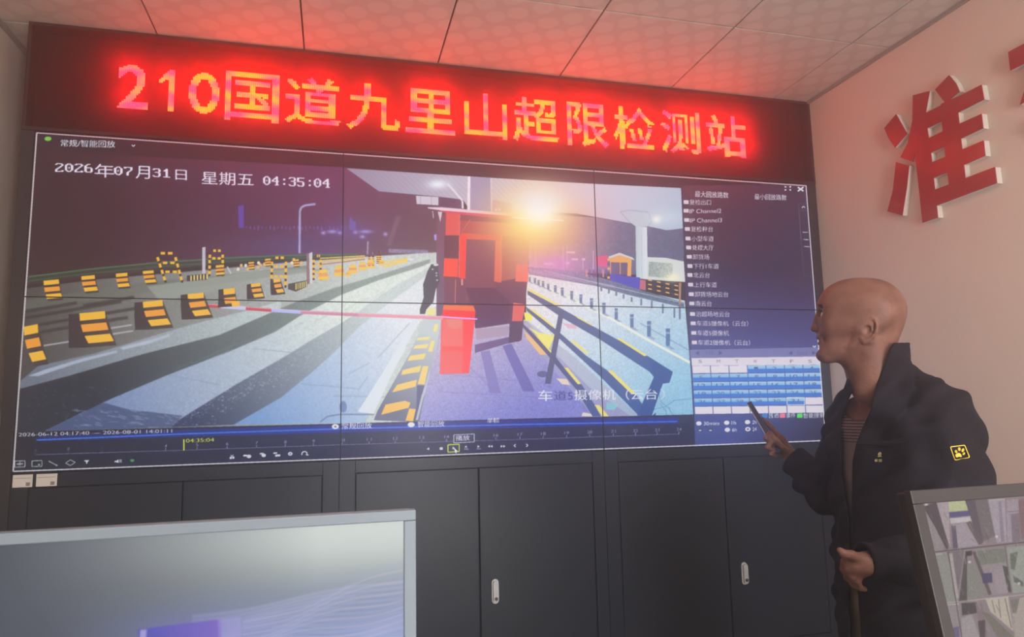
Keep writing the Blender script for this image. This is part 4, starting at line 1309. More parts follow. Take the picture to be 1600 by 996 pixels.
best = None
for yw in np.radians(np.arange(-24, 25, 2)):
    for tl_ in np.radians(np.arange(0, 22, 1.0)):
        e1, e2, e3 = mon_axes(yw, tl_, 0)
        d = 0.0
        q = project(P0 + e1 * 0.155); d += abs((q[1] - 767) - (q[0] - 1422) * -0.0674) * 3
        q = project(P0 + e2 * 0.22); d += abs((q[0] - 1422) - (q[1] - 767) * 0.2315)
        if best is None or d < best[0]:
            best = (d, yw, tl_)
e1, e2, e3 = mon_axes(best[1], best[2], 0)
if e3 @ CF < 0:
    e3 = -e3
bezd = mat('dark_monitor_bezel', srgb(40, 37, 39), 0.45, 0.4)
monitor('dark-framed monitor showing a grid of grey camera views, foreground right', 'monitors on the operator desk', tuple(P0), tuple(e1), tuple(e2), tuple(e3), 0.54, 0.325, 0.0195, 0.0195, 0.022, 0.055,
        bezd, mat('black_monitor_shell', srgb(34, 31, 33), 0.5, 0.3), lambda P: sample(project(P)), 420, 260)
# ------------------------------------------------------------------ the standing man: smooth volumes meshed into one skin
HC = at_depth(1340.4, 510.4, 1.9)
hh = np.array([HC[0] - CAM[0], HC[1] - CAM[1], 0.0]); hh /= np.linalg.norm(hh)
EX = np.array([hh[1], -hh[0], 0.0]); EY = hh; EZ = np.array([0, 0, 1.0])
FR = np.stack([EX, EY, EZ])                     # rows: local axes (right, away, up)
ORG0 = np.array([HC[0], HC[1], 0.0])


def L(u, v, D):
    """photo pixel at a depth -> local point"""
    return FR @ (at_depth(u, v, D) - ORG0)


HS = None


def hp(cx, cy, w=0.0):
    """point on the head: tracing coordinates in the mid plane, w towards the camera"""
    d = ray(1240 + cx / 4.98, 420 + cy / 4.98)
    t = ((HC - CAM) @ hh) / (d @ hh)
    p = FR @ (CAM + d * t - ORG0)
    p[1] -= w * HS
    return p


HS = 1.0
HS = np.linalg.norm(hp(500, 300) - hp(500, 600)) / 300.0


class Vol:
    def __init__(s, lo, hi, h):
        s.h = h
        s.lo = np.array(lo, float)
        s.n = np.ceil((np.array(hi) - s.lo) / h).astype(int) + 1
        s.a = np.full(s.n, 1.0, np.float32)

    def _box(s, lo, hi):
        i0 = np.clip(np.floor((lo - s.lo) / s.h).astype(int), 0, s.n)
        i1 = np.clip(np.ceil((hi - s.lo) / s.h).astype(int) + 1, 0, s.n)
        if np.any(i1 <= i0):
            return None
        ax = [(s.lo[k] + np.arange(i0[k], i1[k]) * s.h).astype(np.float32).reshape([-1 if j == k else 1 for j in range(3)]) for k in range(3)]
        return tuple(slice(a, b) for a, b in zip(i0, i1)), ax

    def op(s, fn, lo, hi, k=0.01, sub=False):
        pad = k + 4 * s.h + 0.004
        r = s._box(np.asarray(lo) - pad, np.asarray(hi) + pad)
        if r is None:
            return
        sl, ax = r
        d = fn(*ax)
        a = s.a[sl]
        if sub:
            hk = np.maximum(k - np.abs(a + d), 0) / k if k > 0 else 0
            s.a[sl] = np.maximum(a, -d) + hk * hk * k * 0.25
        else:
            hk = np.maximum(k - np.abs(a - d), 0) / k if k > 0 else 0
            s.a[sl] = np.minimum(a, d) - hk * hk * k * 0.25

    def cone(s, p, q, r1, r2, k=0.01, sub=False):
        p, q = np.asarray(p, float), np.asarray(q, float)
        b = q - p
        bb = float(b @ b) + 1e-12

        def fn(x, y, z):
            t = np.clip(((x - p[0]) * b[0] + (y - p[1]) * b[1] + (z - p[2]) * b[2]) / bb, 0, 1)
            return np.sqrt((x - p[0] - t * b[0]) ** 2 + (y - p[1] - t * b[1]) ** 2 + (z - p[2] - t * b[2]) ** 2) - (r1 + (r2 - r1) * t)
        m = max(r1, r2)
        s.op(fn, np.minimum(p, q) - m, np.maximum(p, q) + m, k, sub)

    def chain(s, pts, rs, k=0.006, k0=None):
        for i in range(len(pts) - 1):
            s.cone(pts[i], pts[i + 1], rs[i], rs[i + 1], (k0 if (i == 0 and k0) else k))

    def ell(s, c, r, k=0.01, sub=False, rot=0.0, yaw=0.0):
        """ellipsoid; rot turns it in the x-z plane, yaw in the x-y plane"""
        c, r = np.asarray(c, float), np.asarray(r, float)
        cr, sr, cy, sy = math.cos(rot), math.sin(rot), math.cos(yaw), math.sin(yaw)

        def fn(x, y, z):
            X, Yy, Z = x - c[0], y - c[1], z - c[2]
            X, Yy = X * cy + Yy * sy, Yy * cy - X * sy
            X, Z = X * cr + Z * sr, Z * cr - X * sr
            k0 = np.sqrt((X / r[0]) ** 2 + (Yy / r[1]) ** 2 + (Z / r[2]) ** 2)
            k1 = np.sqrt((X / r[0] ** 2) ** 2 + (Yy / r[1] ** 2) ** 2 + (Z / r[2] ** 2) ** 2)
            return k0 * (k0 - 1.0) / np.maximum(k1, 1e-6)
        s.op(fn, c - r.max(), c + r.max(), k, sub)

    def at(s, p):
        i = np.clip(np.round((np.asarray(p) - s.lo) / s.h).astype(int), 0, s.n - 1)
        return s.a[tuple(i)]

    def mesh(s, smooth=1):
        a = s.a
        neg = a < 0
        n = s.n - 1
        cnt = np.zeros(n, np.uint8)
        for dx in (0, 1):
            for dy in (0, 1):
                for dz in (0, 1):
                    cnt += neg[dx:dx + n[0], dy:dy + n[1], dz:dz + n[2]]
        act = np.flatnonzero((cnt > 0) & (cnt < 8))
        ci = np.stack(np.unravel_index(act, n), 1)
        acc = np.zeros((len(act), 3)); num = np.zeros(len(act))
        cs = [(dx, dy, dz) for dx in (0, 1) for dy in (0, 1) for dz in (0, 1)]
        val = {c: a[ci[:, 0] + c[0], ci[:, 1] + c[1], ci[:, 2] + c[2]] for c in cs}
        for c in cs:
            for ax in range(3):
                if c[ax]:
                    continue
                d = list(c); d[ax] = 1; d = tuple(d)
                va, vb = val[c], val[d]
                m = (va < 0) != (vb < 0)
                t = np.where(m, va / np.where(m, va - vb, 1), 0)
                P = np.zeros((len(act), 3)); P[:] = c; P[:, ax] += t
                acc += P * m[:, None]; num += m
        V = s.lo + (ci + acc / num[:, None]) * s.h
        faces = []
        for ax in range(3):
            o1, o2 = [(1, 2), (2, 0), (0, 1)][ax]
            sl0 = [slice(None)] * 3; sl1 = [slice(None)] * 3
            sl0[ax] = slice(0, -1); sl1[ax] = slice(1, None)
            A, Bq = neg[tuple(sl0)], neg[tuple(sl1)]
            e = np.stack(np.nonzero(A != Bq), 1)
            ok = (e[:, o1] > 0) & (e[:, o2] > 0) & (e[:, o1] < n[o1]) & (e[:, o2] < n[o2])
            e = e[ok]
            flip = A[e[:, 0], e[:, 1], e[:, 2]]
            q = []
            for d1, d2 in ((-1, -1), (0, -1), (0, 0), (-1, 0)):
                g = e.copy(); g[:, o1] += d1; g[:, o2] += d2
                q.append(np.searchsorted(act, np.ravel_multi_index(g.T, n)))
            q = np.stack(q, 1)
            q[~flip] = q[~flip][:, ::-1]
            faces.append(q)
        Fq = np.concatenate(faces)
        for _ in range(smooth):
            sm = np.zeros_like(V); c = np.zeros(len(V))
            for k in range(4):
                np.add.at(sm, Fq[:, k], V[Fq[:, (k + 1) % 4]]); np.add.at(c, Fq[:, k], 1)
                np.add.at(sm, Fq[:, (k + 1) % 4], V[Fq[:, k]]); np.add.at(c, Fq[:, (k + 1) % 4], 1)
            V = V * 0.5 + 0.5 * sm / np.maximum(c, 1)[:, None]
        return V, Fq


def to_world(V):
    return V @ FR + ORG0


# joints, traced from the photo with a depth each
SHL, SHR = L(1467, 650, 1.82), L(1345, 648, 2.03)
ELL, WRL = L(1528, 858, 1.72), L(1362, 881, 1.606)
ELR, WRR = L(1296, 772, 2.13), L(1240, 720, 2.27)
NECK = L(1392, 628, 1.93)
sa = SHL - SHR; sa[2] = 0; sa /= np.linalg.norm(sa)                 # towards his left
fw = np.array([sa[1], -sa[0], 0.0])                                  # where his chest faces
if fw @ np.array([-1, -1, 0]) < 0:
    fw = -fw
mid = (SHL + SHR) / 2
CH0 = np.array([mid[0], mid[1], mid[2] - 0.10])
PEL = CH0 + fw * 0.0 + np.array([0.0, 0.0, -0.40]); 
HIPL, HIPR = PEL + sa * 0.085 + np.array([0, 0, -.04]), PEL - sa * 0.085 + np.array([0, 0, -.04])
FTL, FTR = np.array([HIPL[0], HIPL[1], 0.09]) + sa * .04, np.array([HIPR[0], HIPR[1], 0.09]) - sa * .04
KNL, KNR = (HIPL + FTL) / 2 + fw * .02, (HIPR + FTR) / 2 + fw * .02
base = to_world(np.array([[PEL[0], PEL[1], 0.0]]))[0]
base[2] = 0.0
man = empty('person', tuple(base))
tag(man, 'bald man in a dark open jacket pointing a stylus at the screen', 'person')


def skin_obj(name, V, Fq, m, parent=man):
    return mesh_np(name, to_world(V) - base, Fq, m, parent, smooth=True)


allp = np.stack([SHL, SHR, ELL, WRL, ELR, WRR, NECK, L(1190, 652, 2.38), L(1305, 850, 1.58), L(1410, 430, 1.9), FTL, FTR])
lo, hi = allp.min(0) - 0.16, allp.max(0) + 0.13
lo[2] = -0.01
vb = Vol(lo, hi, 0.003)


def head(vb):
    s = HS
    E = lambda x, y, w, rx, rw, rz, k=0.02, rot=0.0, sub=False, yaw=0.0: vb.ell(hp(x, y, w), (rx * s, rw * s, rz * s), k, sub, rot, yaw)
    Cn = lambda a, b, r1, r2, k=0.012, sub=False: vb.cone(hp(*a), hp(*b), r1 * s, r2 * s, k, sub)
    E(535, 330, 0, 288, 236, 256)                                    # cranium
    E(655, 345, 0, 170, 200, 215, 0.03)                              # occiput
    E(395, 300, 0, 186, 196, 190, 0.03)                              # forehead
    E(620, 470, 0, 150, 160, 150, 0.03)
    E(382, 470, 0, 164, 172, 190, 0.03)                              # mid face
    E(330, 590, 0, 128, 128, 130, 0.03)                              # lower face
    for g in (-1, 1):
        Cn((530, 590, 150 * g), (270, 672, 52 * g), 62, 52, 0.02)    # jaw line
        Cn((500, 470, 176 * g), (320, 450, 128 * g), 52, 56, 0.03)   # cheek bone
        E(600, 360, 190 * g, 130, 50, 120, 0.03)                     # temple muscle
    E(246, 678, 0, 62, 66, 46, 0.02)                                 # chin
    Cn((236, 285, -66), (236, 285, 66), 32, 32, 0.012)               # brow ridge
    for g in (-1, 1):
        Cn((236, 285, 66 * g), (290, 302, 128 * g), 32, 26, 0.012)
        E(222, 356, 74 * g, 30, 46, 26, 0.012, sub=True)             # eye sockets
        E(254, 368, 74 * g, 33, 34, 28, 0.004)                       # eyeballs under the lids
        Cn((236, 346, 44 * g), (246, 350, 108 * g), 9, 9, 0.006)     # lids
        Cn((240, 392, 44 * g), (250, 388, 108 * g), 8, 8, 0.008)
    Cn((214, 325, 0), (186, 395, 0), 18, 23, 0.010)                  # nose
    Cn((186, 395, 0), (160, 468, 0), 23, 27, 0.008)
    for g in (-1, 1):
        E(190, 478, 30 * g, 27, 20, 20, 0.008)
        E(178, 499, 16 * g, 12, 8, 9, 0.004, sub=True)
    Cn((214, 505, 0), (212, 535, 0), 22, 20, 0.012)
    Cn((207, 543, -34), (207, 543, 34), 17, 17, 0.008)               # lips
    Cn((216, 586, -30), (216, 586, 30), 17, 17, 0.008)
    for g in (-1, 1):
        Cn((207, 543, 34 * g), (236, 560, 66 * g), 15, 8, 0.01)
        Cn((216, 586, 30 * g), (236, 566, 66 * g), 15, 8, 0.01)
        Cn((252, 475, 66 * g), (250, 560, 100 * g), 5, 4, 0.016, True)    # cheek fold
    Cn((190, 564, -58), (190, 564, 58), 9, 9, 0.006, True)           # mouth line
    Cn((196, 618, -30), (196, 618, 30), 11, 11, 0.014, True)
    for g in (-1, 1):                                                # ears
        E(584, 490, 214 * g, 52, 16, 80, 0.006, rot=-0.12, yaw=0.3 * g)
        rimp = [(548, 470), (544, 432), (566, 406), (602, 402), (634, 428), (646, 470), (638, 512), (614, 548), (580, 574), (552, 584), (532, 566), (532, 535)]
        for i in range(len(rimp) - 1):
            wq = [226, 230, 236, 242, 250, 254, 250, 240, 228, 220, 214, 212]
            rr = [8, 10, 11, 12, 12, 11, 11, 12, 15, 19, 16, 12]
            Cn(rimp[i] + (wq[i] * g,), rimp[i + 1] + (wq[i + 1] * g,), rr[i], rr[i + 1], 0.0035)
        ant = [(588, 434, 232), (606, 462, 236), (608, 500, 236), (588, 532, 230), (562, 545, 224)]
        for p_, q_ in zip(ant, ant[1:]):
            Cn((p_[0], p_[1], p_[2] * g), (q_[0], q_[1], q_[2] * g), 8, 8, 0.004)
        E(572, 495, 232 * g, 24, 13, 34, 0.004, sub=True)
        E(528, 500, 216 * g, 15, 14, 24, 0.006)
        Cn((330, 470, 150 * g), (262, 420, 112 * g), 16, 10, 0.012)  # lower eyelid bag
        Cn((420, 640, 140 * g), (470, 520, 170 * g), 10, 8, 0.02, True)
    Cn((585, 590, 0), (672, 900, 0), 178, 172, 0.03)                 # neck
    Cn((520, 700, 0), (590, 930, 0), 120, 120, 0.03)
    for g in (-1, 1):
        Cn((610, 600, 150 * g), (540, 960, 60 * g), 44, 40, 0.02)
    E(466, 838, 0, 26, 30, 40, 0.02)                                 # throat


head(vb)
ll = lambda p, q, t: p + (q - p) * t
# trunk
vb.cone(NECK, ll(SHL, NECK, .15), .050, .045, .03); vb.cone(NECK, ll(SHR, NECK, .15), .050, .045, .03)
for g in (-1, 1):
    vb.cone(CH0 + sa * .075 * g + np.array([0, 0, .04]), PEL + sa * .07 * g, .092, .090, .03)
vb.cone(CH0 + np.array([0, 0, .05]), NECK + fw * .015, .084, .066, .03)
for S_, E_, W_ in ((SHL, ELL, WRL), (SHR, ELR, WRR)):
    vb.cone(S_, E_, .052, .040, .02); vb.cone(E_, W_, .040, .026, .01)
for Hh, K_, Ft in ((HIPL, KNL, FTL), (HIPR, KNR, FTR)):
    vb.cone(Hh, K_, .080, .055, .02); vb.cone(K_, Ft, .052, .036, .01)
    vb.cone(Ft + np.array([0, 0, -.045]), Ft + fw * .15 + np.array([0, 0, -.055]), .036, .028, .01)
mm = 0.001
# right hand: index along the stylus, other fingers closed on it, thumb against it
R_ = lambda u, v, d: L(u, v, d)
vb.chain([WRR, R_(1231, 710, 2.295), R_(1220, 690, 2.30)], [23 * mm, 23 * mm, 20 * mm], .012)
vb.chain([R_(1219, 685, 2.31), R_(1206.5, 670, 2.335), R_(1198, 661.5, 2.35), R_(1191.5, 655, 2.365)], [10.5 * mm, 9.5 * mm, 8.5 * mm, 7 * mm], .004, .012)
vb.chain([R_(1214, 690, 2.295), R_(1203, 678, 2.27), R_(1197, 685, 2.245), R_(1203, 692, 2.25)], [10 * mm, 9.5 * mm, 8.5 * mm, 7.5 * mm], .003, .010)
vb.chain([R_(1217, 699, 2.285), R_(1204, 691, 2.255), R_(1198.5, 699, 2.24), R_(1206, 704, 2.25)], [9.5 * mm, 9 * mm, 8 * mm, 7 * mm], .003, .010)
vb.chain([R_(1222, 708, 2.28), R_(1209, 703, 2.255), R_(1205, 710, 2.245), R_(1212, 713, 2.255)], [8.5 * mm, 8 * mm, 7 * mm, 6.5 * mm], .003, .010)
vb.chain([R_(1232, 710, 2.28), R_(1221, 699, 2.255), R_(1212, 688, 2.25), R_(1206, 680, 2.255)], [13 * mm, 11 * mm, 9.5 * mm, 8 * mm], .004, .012)
# left hand at the front edge of the jacket
vb.chain([L(1372, 880, 1.61), L(1352, 882, 1.60), L(1335, 884, 1.60)], [24 * mm, 24 * mm, 20 * mm], .012)
vb.chain([L(1347, 874, 1.595), L(1330, 868, 1.585), L(1319, 866, 1.585), L(1312, 860, 1.588)], [12 * mm, 11 * mm, 9.5 * mm, 7 * mm], .004, .012)
vb.chain([L(1334, 876, 1.60), L(1320, 878, 1.60), L(1318, 890, 1.615), L(1326, 897, 1.63)], [10 * mm, 9.5 * mm, 8.5 * mm, 7.5 * mm], .003, .01)
vb.chain([L(1335, 884, 1.60), L(1324, 890, 1.60), L(1324, 903, 1.62), L(1332, 909, 1.635)], [10.5 * mm, 9.5 * mm, 8.5 * mm, 7.5 * mm], .003, .01)
vb.chain([L(1339, 891, 1.60), L(1331, 901, 1.60), L(1333, 913, 1.62), L(1341, 917, 1.635)], [10 * mm, 9 * mm, 8 * mm, 7 * mm], .003, .01)
vb.chain([L(1345, 897, 1.60), L(1340, 909, 1.60), L(1344, 919, 1.615), L(1351, 921, 1.63)], [9 * mm, 8 * mm, 7 * mm, 6.5 * mm], .003, .01)

vb.cone(L(1170.5, 629, 2.43), L(1217, 707, 2.245), .0085, .0085, .002, True)

skin_m = bpy.data.materials.new('skin')
skin_m.use_nodes = True
nt = skin_m.node_tree
pb = nt.nodes['Principled BSDF']
pb.inputs['Roughness'].default_value = 0.5
pb.inputs['Specular IOR Level'].default_value = 0.28
pb.inputs['Subsurface Weight'].default_value = 0.08
pb.inputs['Subsurface Radius'].default_value = (0.008, 0.003, 0.002)
tc = nt.nodes.new('ShaderNodeTexCoord')
n1 = nt.nodes.new('ShaderNodeTexNoise'); n1.inputs['Scale'].default_value = 26; n1.inputs['Detail'].default_value = 5
rp = nt.nodes.new('ShaderNodeValToRGB')
rp.color_ramp.elements[0].position = .3; rp.color_ramp.elements[0].color = srgb(106, 71, 60)
rp.color_ramp.elements[1].position = .75; rp.color_ramp.elements[1].color = srgb(133, 92, 79)
n2 = nt.nodes.new('ShaderNodeTexNoise'); n2.inputs['Scale'].default_value = 160; n2.inputs['Detail'].default_value = 3
bp_ = nt.nodes.new('ShaderNodeBump'); bp_.inputs['Strength'].default_value = .3; bp_.inputs['Distance'].default_value = .003
nt.links.new(tc.outputs['Object'], n1.inputs['Vector']); nt.links.new(n1.outputs['Fac'], rp.inputs['Fac']); nt.links.new(rp.outputs['Color'], pb.inputs['Base Color'])
nt.links.new(tc.outputs['Object'], n2.inputs['Vector']); nt.links.new(n2.outputs['Fac'], bp_.inputs['Height']); nt.links.new(bp_.outputs['Normal'], pb.inputs['Normal'])
V, Fq = vb.mesh(1)
skin_obj('body', V, Fq, skin_m)

# eyes and brows
hair_m = mat('dark_brow_hair', srgb(46, 34, 32), 0.8, 0.2)
for g in (-1, 1):
    bm = bmesh.new()
    pts = [hp(201, 290, 30 * g), hp(208, 292, 76 * g), hp(232, 306, 122 * g), hp(262, 340, 146 * g)]
    tube(bm, [to_world(p[None])[0] - base for p in pts], [10 * HS, 19 * HS, 19 * HS, 7 * HS], 10)
    obj('eyebrow', bm, hair_m, man, True)
    bm = bmesh.new()
    bmesh.ops.create_uvsphere(bm, u_segments=20, v_segments=14, radius=32 * HS, matrix=Matrix.Translation(to_world(hp(248, 370, 76 * g)[None])[0] - base))
    eye = obj('eye', bm, mat('eye_white', srgb(214, 204, 200), 0.2, 0.5), man, True)
    bm = bmesh.new()
    bmesh.ops.create_uvsphere(bm, u_segments=16, v_segments=10, radius=15 * HS, matrix=Matrix.Translation(to_world(hp(228, 367, 77 * g)[None])[0] - base))
    obj('iris', bm, mat('dark_iris', srgb(34, 24, 22), 0.15, 0.6), eye, True)

# ------------------------------------------------------------------ clothes
VC = 0.0035


def curve(v, pts):
    return np.interp(v, [p[0] for p in pts], [p[1] for p in pts])


def proj_grid(vol):
    """photo pixel of every voxel centre"""
    x = (vol.lo[0] + np.arange(vol.n[0]) * vol.h)[:, None, None]
    y = (vol.lo[1] + np.arange(vol.n[1]) * vol.h)[None, :, None]
    z = (vol.lo[2] + np.arange(vol.n[2]) * vol.h)[None, None, :]
    o = ORG0 - CAM

    def dot(a):
        return (FR[0] @ a) * x + (FR[1] @ a) * y + (FR[2] @ a) * z + o @ a
    dz = dot(CF)
    return (800 + FPX * dot(CR) / dz).astype(np.float32), (498 - FPX * dot(CU) / dz).astype(np.float32), x, y, z


# jacket
lo = np.minimum.reduce([SHL, SHR, ELL, WRL, ELR, WRR]) - 0.13
hi = np.maximum.reduce([SHL, SHR, ELL, WRL, ELR, WRR]) + 0.13
lo[2], hi[2] = 0.47, L(1400, 530, 1.9)[2] + .02
vj = Vol(lo, hi, VC)


def jacket(v, g):
    """g = growth; the same body once for the outside and once for the inside"""
    for q in (-1, 1):
        v.cone(CH0 + sa * .085 * q + np.array([0, 0, .035]), PEL + sa * .085 * q + np.array([0, 0, -.32]), .118 + g, .14 + g, .03)
    v.cone(CH0 + np.array([0, 0, .06]), PEL + fw * .03, .122 + g, .125 + g, .03)
    v.cone(L(1403, 610, 1.95), SHL + np.array([0, 0, .012]), .076 + g, .074 + g, .03)
    v.cone(NECK + np.array([0, 0, -.03]), SHR + np.array([0, 0, .005]), .062 + g, .066 + g, .03)
    for S_, E_, W_ in ((SHL, ELL, WRL), (SHR, ELR, WRR)):
        v.cone(S_, E_, .074 + g, .066 + g, .03); v.cone(E_, W_, .064 + g, .046 + g, .015)
    v.cone(hp(656, 620), hp(674, 850), 208 * HS + g, 208 * HS + g, .008); v.cone(hp(674, 850), hp(640, 985), 208 * HS + g, 212 * HS + g, .012)      # standing collar


jacket(vj, 0.0)
vi = Vol(lo, hi, VC)
jacket(vi, -0.009)
U, Vv, gx_, gy_, gz_ = proj_grid(vj)
fold = 0.0035 * np.sin(38 * gz_ + 14 * gx_ + 3 * np.sin(17 * gy_)) + 0.003 * np.sin(61 * gx_ - 29 * gz_ + 2 * np.sin(23 * gz_)) + 0.0018 * np.sin(90 * gy_ + 70 * gz_)
vj.a += fold.astype(np.float32) * 1.7
vi.a += fold.astype(np.float32) * 1.7
a = np.maximum(vj.a, -vi.a)
# collar rim, falling from the nape to the throat
rim = curve(Vv, [(500, 1500), (533, 1500), (536, 1396), (545, 1391), (560, 1385), (580, 1377), (600, 1370), (625, 1363), (640, 1361), (656, 1353), (675, 1345), (695, 1337), (720, 1332), (800, 1330), (860, 1332), (875, 1336), (1000, 1346)])
far = curve(Vv, [(560, 1300), (577, 1318), (600, 1331), (610, 1334), (625, 1327), (645, 1318), (660, 1315), (700, 1314), (760, 1318), (800, 1325), (860, 1328), (1000, 1328)])
rel = (gx_ - CH0[0]) * fw[0] + (gy_ - CH0[1]) * fw[1]
front = (rel > -0.03)
px2m = 1.9 / 1080
cut = np.minimum(rim - U, U - far) * px2m                             # inside the opening: positive
zc = L(1390, 640, 1.93)[2]
neckside = (gz_ > zc)
cutm = np.where(front | neckside, cut, -1.0)
cutm = np.where(neckside & (U < rim) & (rel > -0.12) & (U > far), np.maximum(cutm, (rim - U) * px2m), cutm)
cutm = np.where(Vv < 575, (rim - U) * px2m, cutm)
# keep the two sleeves whole
def seg(p, q):
    b = q - p; bb = b @ b
    t = np.clip(((gx_ - p[0]) * b[0] + (gy_ - p[1]) * b[1] + (gz_ - p[2]) * b[2]) / bb, 0, 1)
    return np.sqrt((gx_ - p[0] - t * b[0]) ** 2 + (gy_ - p[1] - t * b[1]) ** 2 + (gz_ - p[2] - t * b[2]) ** 2)
sl = np.minimum(seg(ll(SHR, ELR, .25), ELR), seg(ELR, WRR))
sl2 = np.minimum(seg(ll(SHL, ELL, .2), ELL), seg(ELL, WRL))
cutm = np.where((sl < .082) | (sl2 < .078), -1.0, cutm)
a = np.maximum(a, cutm.astype(np.float32))
# cuffs end at the wrists, hem
for W_, E_ in ((WRL, ELL), (WRR, ELR)):
    d = (W_ - E_) / np.linalg.norm(W_ - E_)
    pl = (gx_ - W_[0]) * d[0] + (gy_ - W_[1]) * d[1] + (gz_ - W_[2]) * d[2]
    near = np.sqrt((gx_ - W_[0]) ** 2 + (gy_ - W_[1]) ** 2 + (gz_ - W_[2]) ** 2) < .11
    a = np.where(near, np.maximum(a, pl + (-.022 if W_ is WRL else .004)), a)
a = np.maximum(a, (0.515 + 0.004 * np.sin(20 * gx_) - gz_))
outer = vj.a.copy()
vj.a = a.astype(np.float32)
V, Fq = vj.mesh(1)
jack_m = mat('dark_jacket_fabric', srgb(26, 23, 32), 0.8, 0.14, var=0.10, vscale=14, bump=0.10, bscale=260)
skin_obj('jacket', V, Fq, jack_m)


def surf(u, v, D0, D1, off=0.0, vol=None):
    """depth at which the line of sight of a pixel meets the jacket, as a local point"""
    for D in np.arange(D0, D1, 0.001):
        p = L(u, v, D)
        if (vol or vj).at(p) < 0.0006:
            return L(u, v, D - off)
    return None


def patch(name, outlines, m, D0, D1, off=0.0025, parent=man, thick=0.003, ts=(1.0,), plane=False):
    """thin shapes laid on the jacket where the photo shows them"""
    bm = bmesh.new()
    for o in outlines:
        cu, cv = sum(p[0] for p in o) / len(o), sum(p[1] for p in o) / len(o)
        n = len(o)
        fit = None
        if plane:
            sm = [(u, v, surf(u, v, D0, D1)) for k in (.2, .5, .8) for u, v in [(cu + (p[0] - cu) * k, cv + (p[1] - cv) * k) for p in o]]
            sm = np.array([(u - cu, v - cv, CF @ (to_world(p[None])[0] - CAM)) for u, v, p in sm if p is not None])
            sm = sm[np.abs(sm[:, 2] - np.median(sm[:, 2])) < .05]
            A = np.stack([np.ones(len(sm)), sm[:, 0], sm[:, 1]], 1)
            fit = np.linalg.lstsq(A, sm[:, 2], rcond=None)[0]
            fit[0] -= max(0, (A @ fit - sm[:, 2]).max()) + 0.002
        front, back = [], []
        for t in ts:
            r1, r2 = [], []
            for u, v in o:
                u, v = cu + (u - cu) * t, cv + (v - cv) * t
                p = surf(u, v, D0, D1, off) if fit is None else L(u, v, fit[0] + fit[1] * (u - cu) + fit[2] * (v - cv))
                if p is None:
                    p = L(u, v, (D0 + D1) / 2)
                w = to_world(p[None])[0]
                r1.append(bm.verts.new(w - base)); r2.append(bm.verts.new(w + ray(u, v) * thick - base))
            front.append(r1); back.append(r2)
        for i in range(n):
            j = (i + 1) % n
            for a_, b_ in zip(front, front[1:]):
                bm.faces.new((a_[i], b_[i], b_[j], a_[j]))
            for a_, b_ in zip(back, back[1:]):
                bm.faces.new((a_[i], a_[j], b_[j], b_[i]))
            bm.faces.new((front[0][i], front[0][j], back[0][j], back[0][i]))
        bm.faces.new(front[-1]); bm.faces.new(back[-1][::-1])
    bmesh.ops.recalc_face_normals(bm, faces=bm.faces)
    return obj(name, bm, m, parent)


def dens(o, n=4):
    r = []
    for (x0, y0), (x1, y1) in zip(o, o[1:] + o[:1]):
        r += [(x0 + (x1 - x0) * i / n, y0 + (y1 - y0) * i / n) for i in range(n)]
    return r


yellow_m = mat('yellow_badge_print', srgb(226, 196, 70), 0.5, 0.3)
dull_m = mat('dull_gold_print', srgb(150, 138, 100), 0.6, 0.3)
KB = (1200, 498, 4.0)
oc = [(1138, 806), (1142, 800), (1226, 790), (1233, 794), (1262, 864), (1258, 872), (1174, 888), (1166, 884)]
cx_, cy_ = 1200, 839
inn = [(cx_ + (x - cx_) * .88, cy_ + (y - cy_) * .88) for x, y in oc]
q = []
for i in range(8):
    q.append(sc([oc[i], oc[(i + 1) % 8], inn[(i + 1) % 8], inn[i]], *KB))


def el(cx, cy, rx, ry, rot=0.0, n=14):
    return sc([(cx + rx * math.cos(t) * math.cos(rot) - ry * math.sin(t) * math.sin(rot), cy + rx * math.cos(t) * math.sin(rot) + ry * math.sin(t) * math.cos(rot)) for t in np.linspace(0, 2 * math.pi, n, endpoint=False)], *KB)


q += [el(1176, 832, 8, 11, -.5), el(1196, 817, 9, 12, -.2), el(1218, 824, 8, 13, .4), el(1224, 846, 7, 10, .8)]
q += [sc([(1170, 852), (1180, 844), (1194, 840), (1206, 848), (1212, 862), (1206, 868), (1194, 864), (1182, 870), (1174, 866)], *KB)]
patch('sleeve_badge', q, yellow_m, 1.45, 2.1)
KP = (1240, 560, 4.98)
q = [sc(o, *KP) for o in ([(655, 745), (672, 728), (684, 740), (680, 754), (686, 768), (652, 770), (660, 758)], [(632, 786), (654, 784), (654, 806), (632, 806)], [(662, 786), (688, 786), (688, 808), (662, 808)])]
patch('chest_badge', q, dull_m, 1.5, 2.2)
lap_m = mat('jacket_lapel_fabric', srgb(34, 30, 38), 0.7, 0.2, var=0.08)
patch('storm_flap', [dens([(1341, 688), (1360, 687), (1385, 690), (1417, 682), (1418, 690), (1386, 697), (1360, 695), (1339, 694)], 6)], lap_m, 1.5, 2.2, 0.006, thick=.02, plane=True)

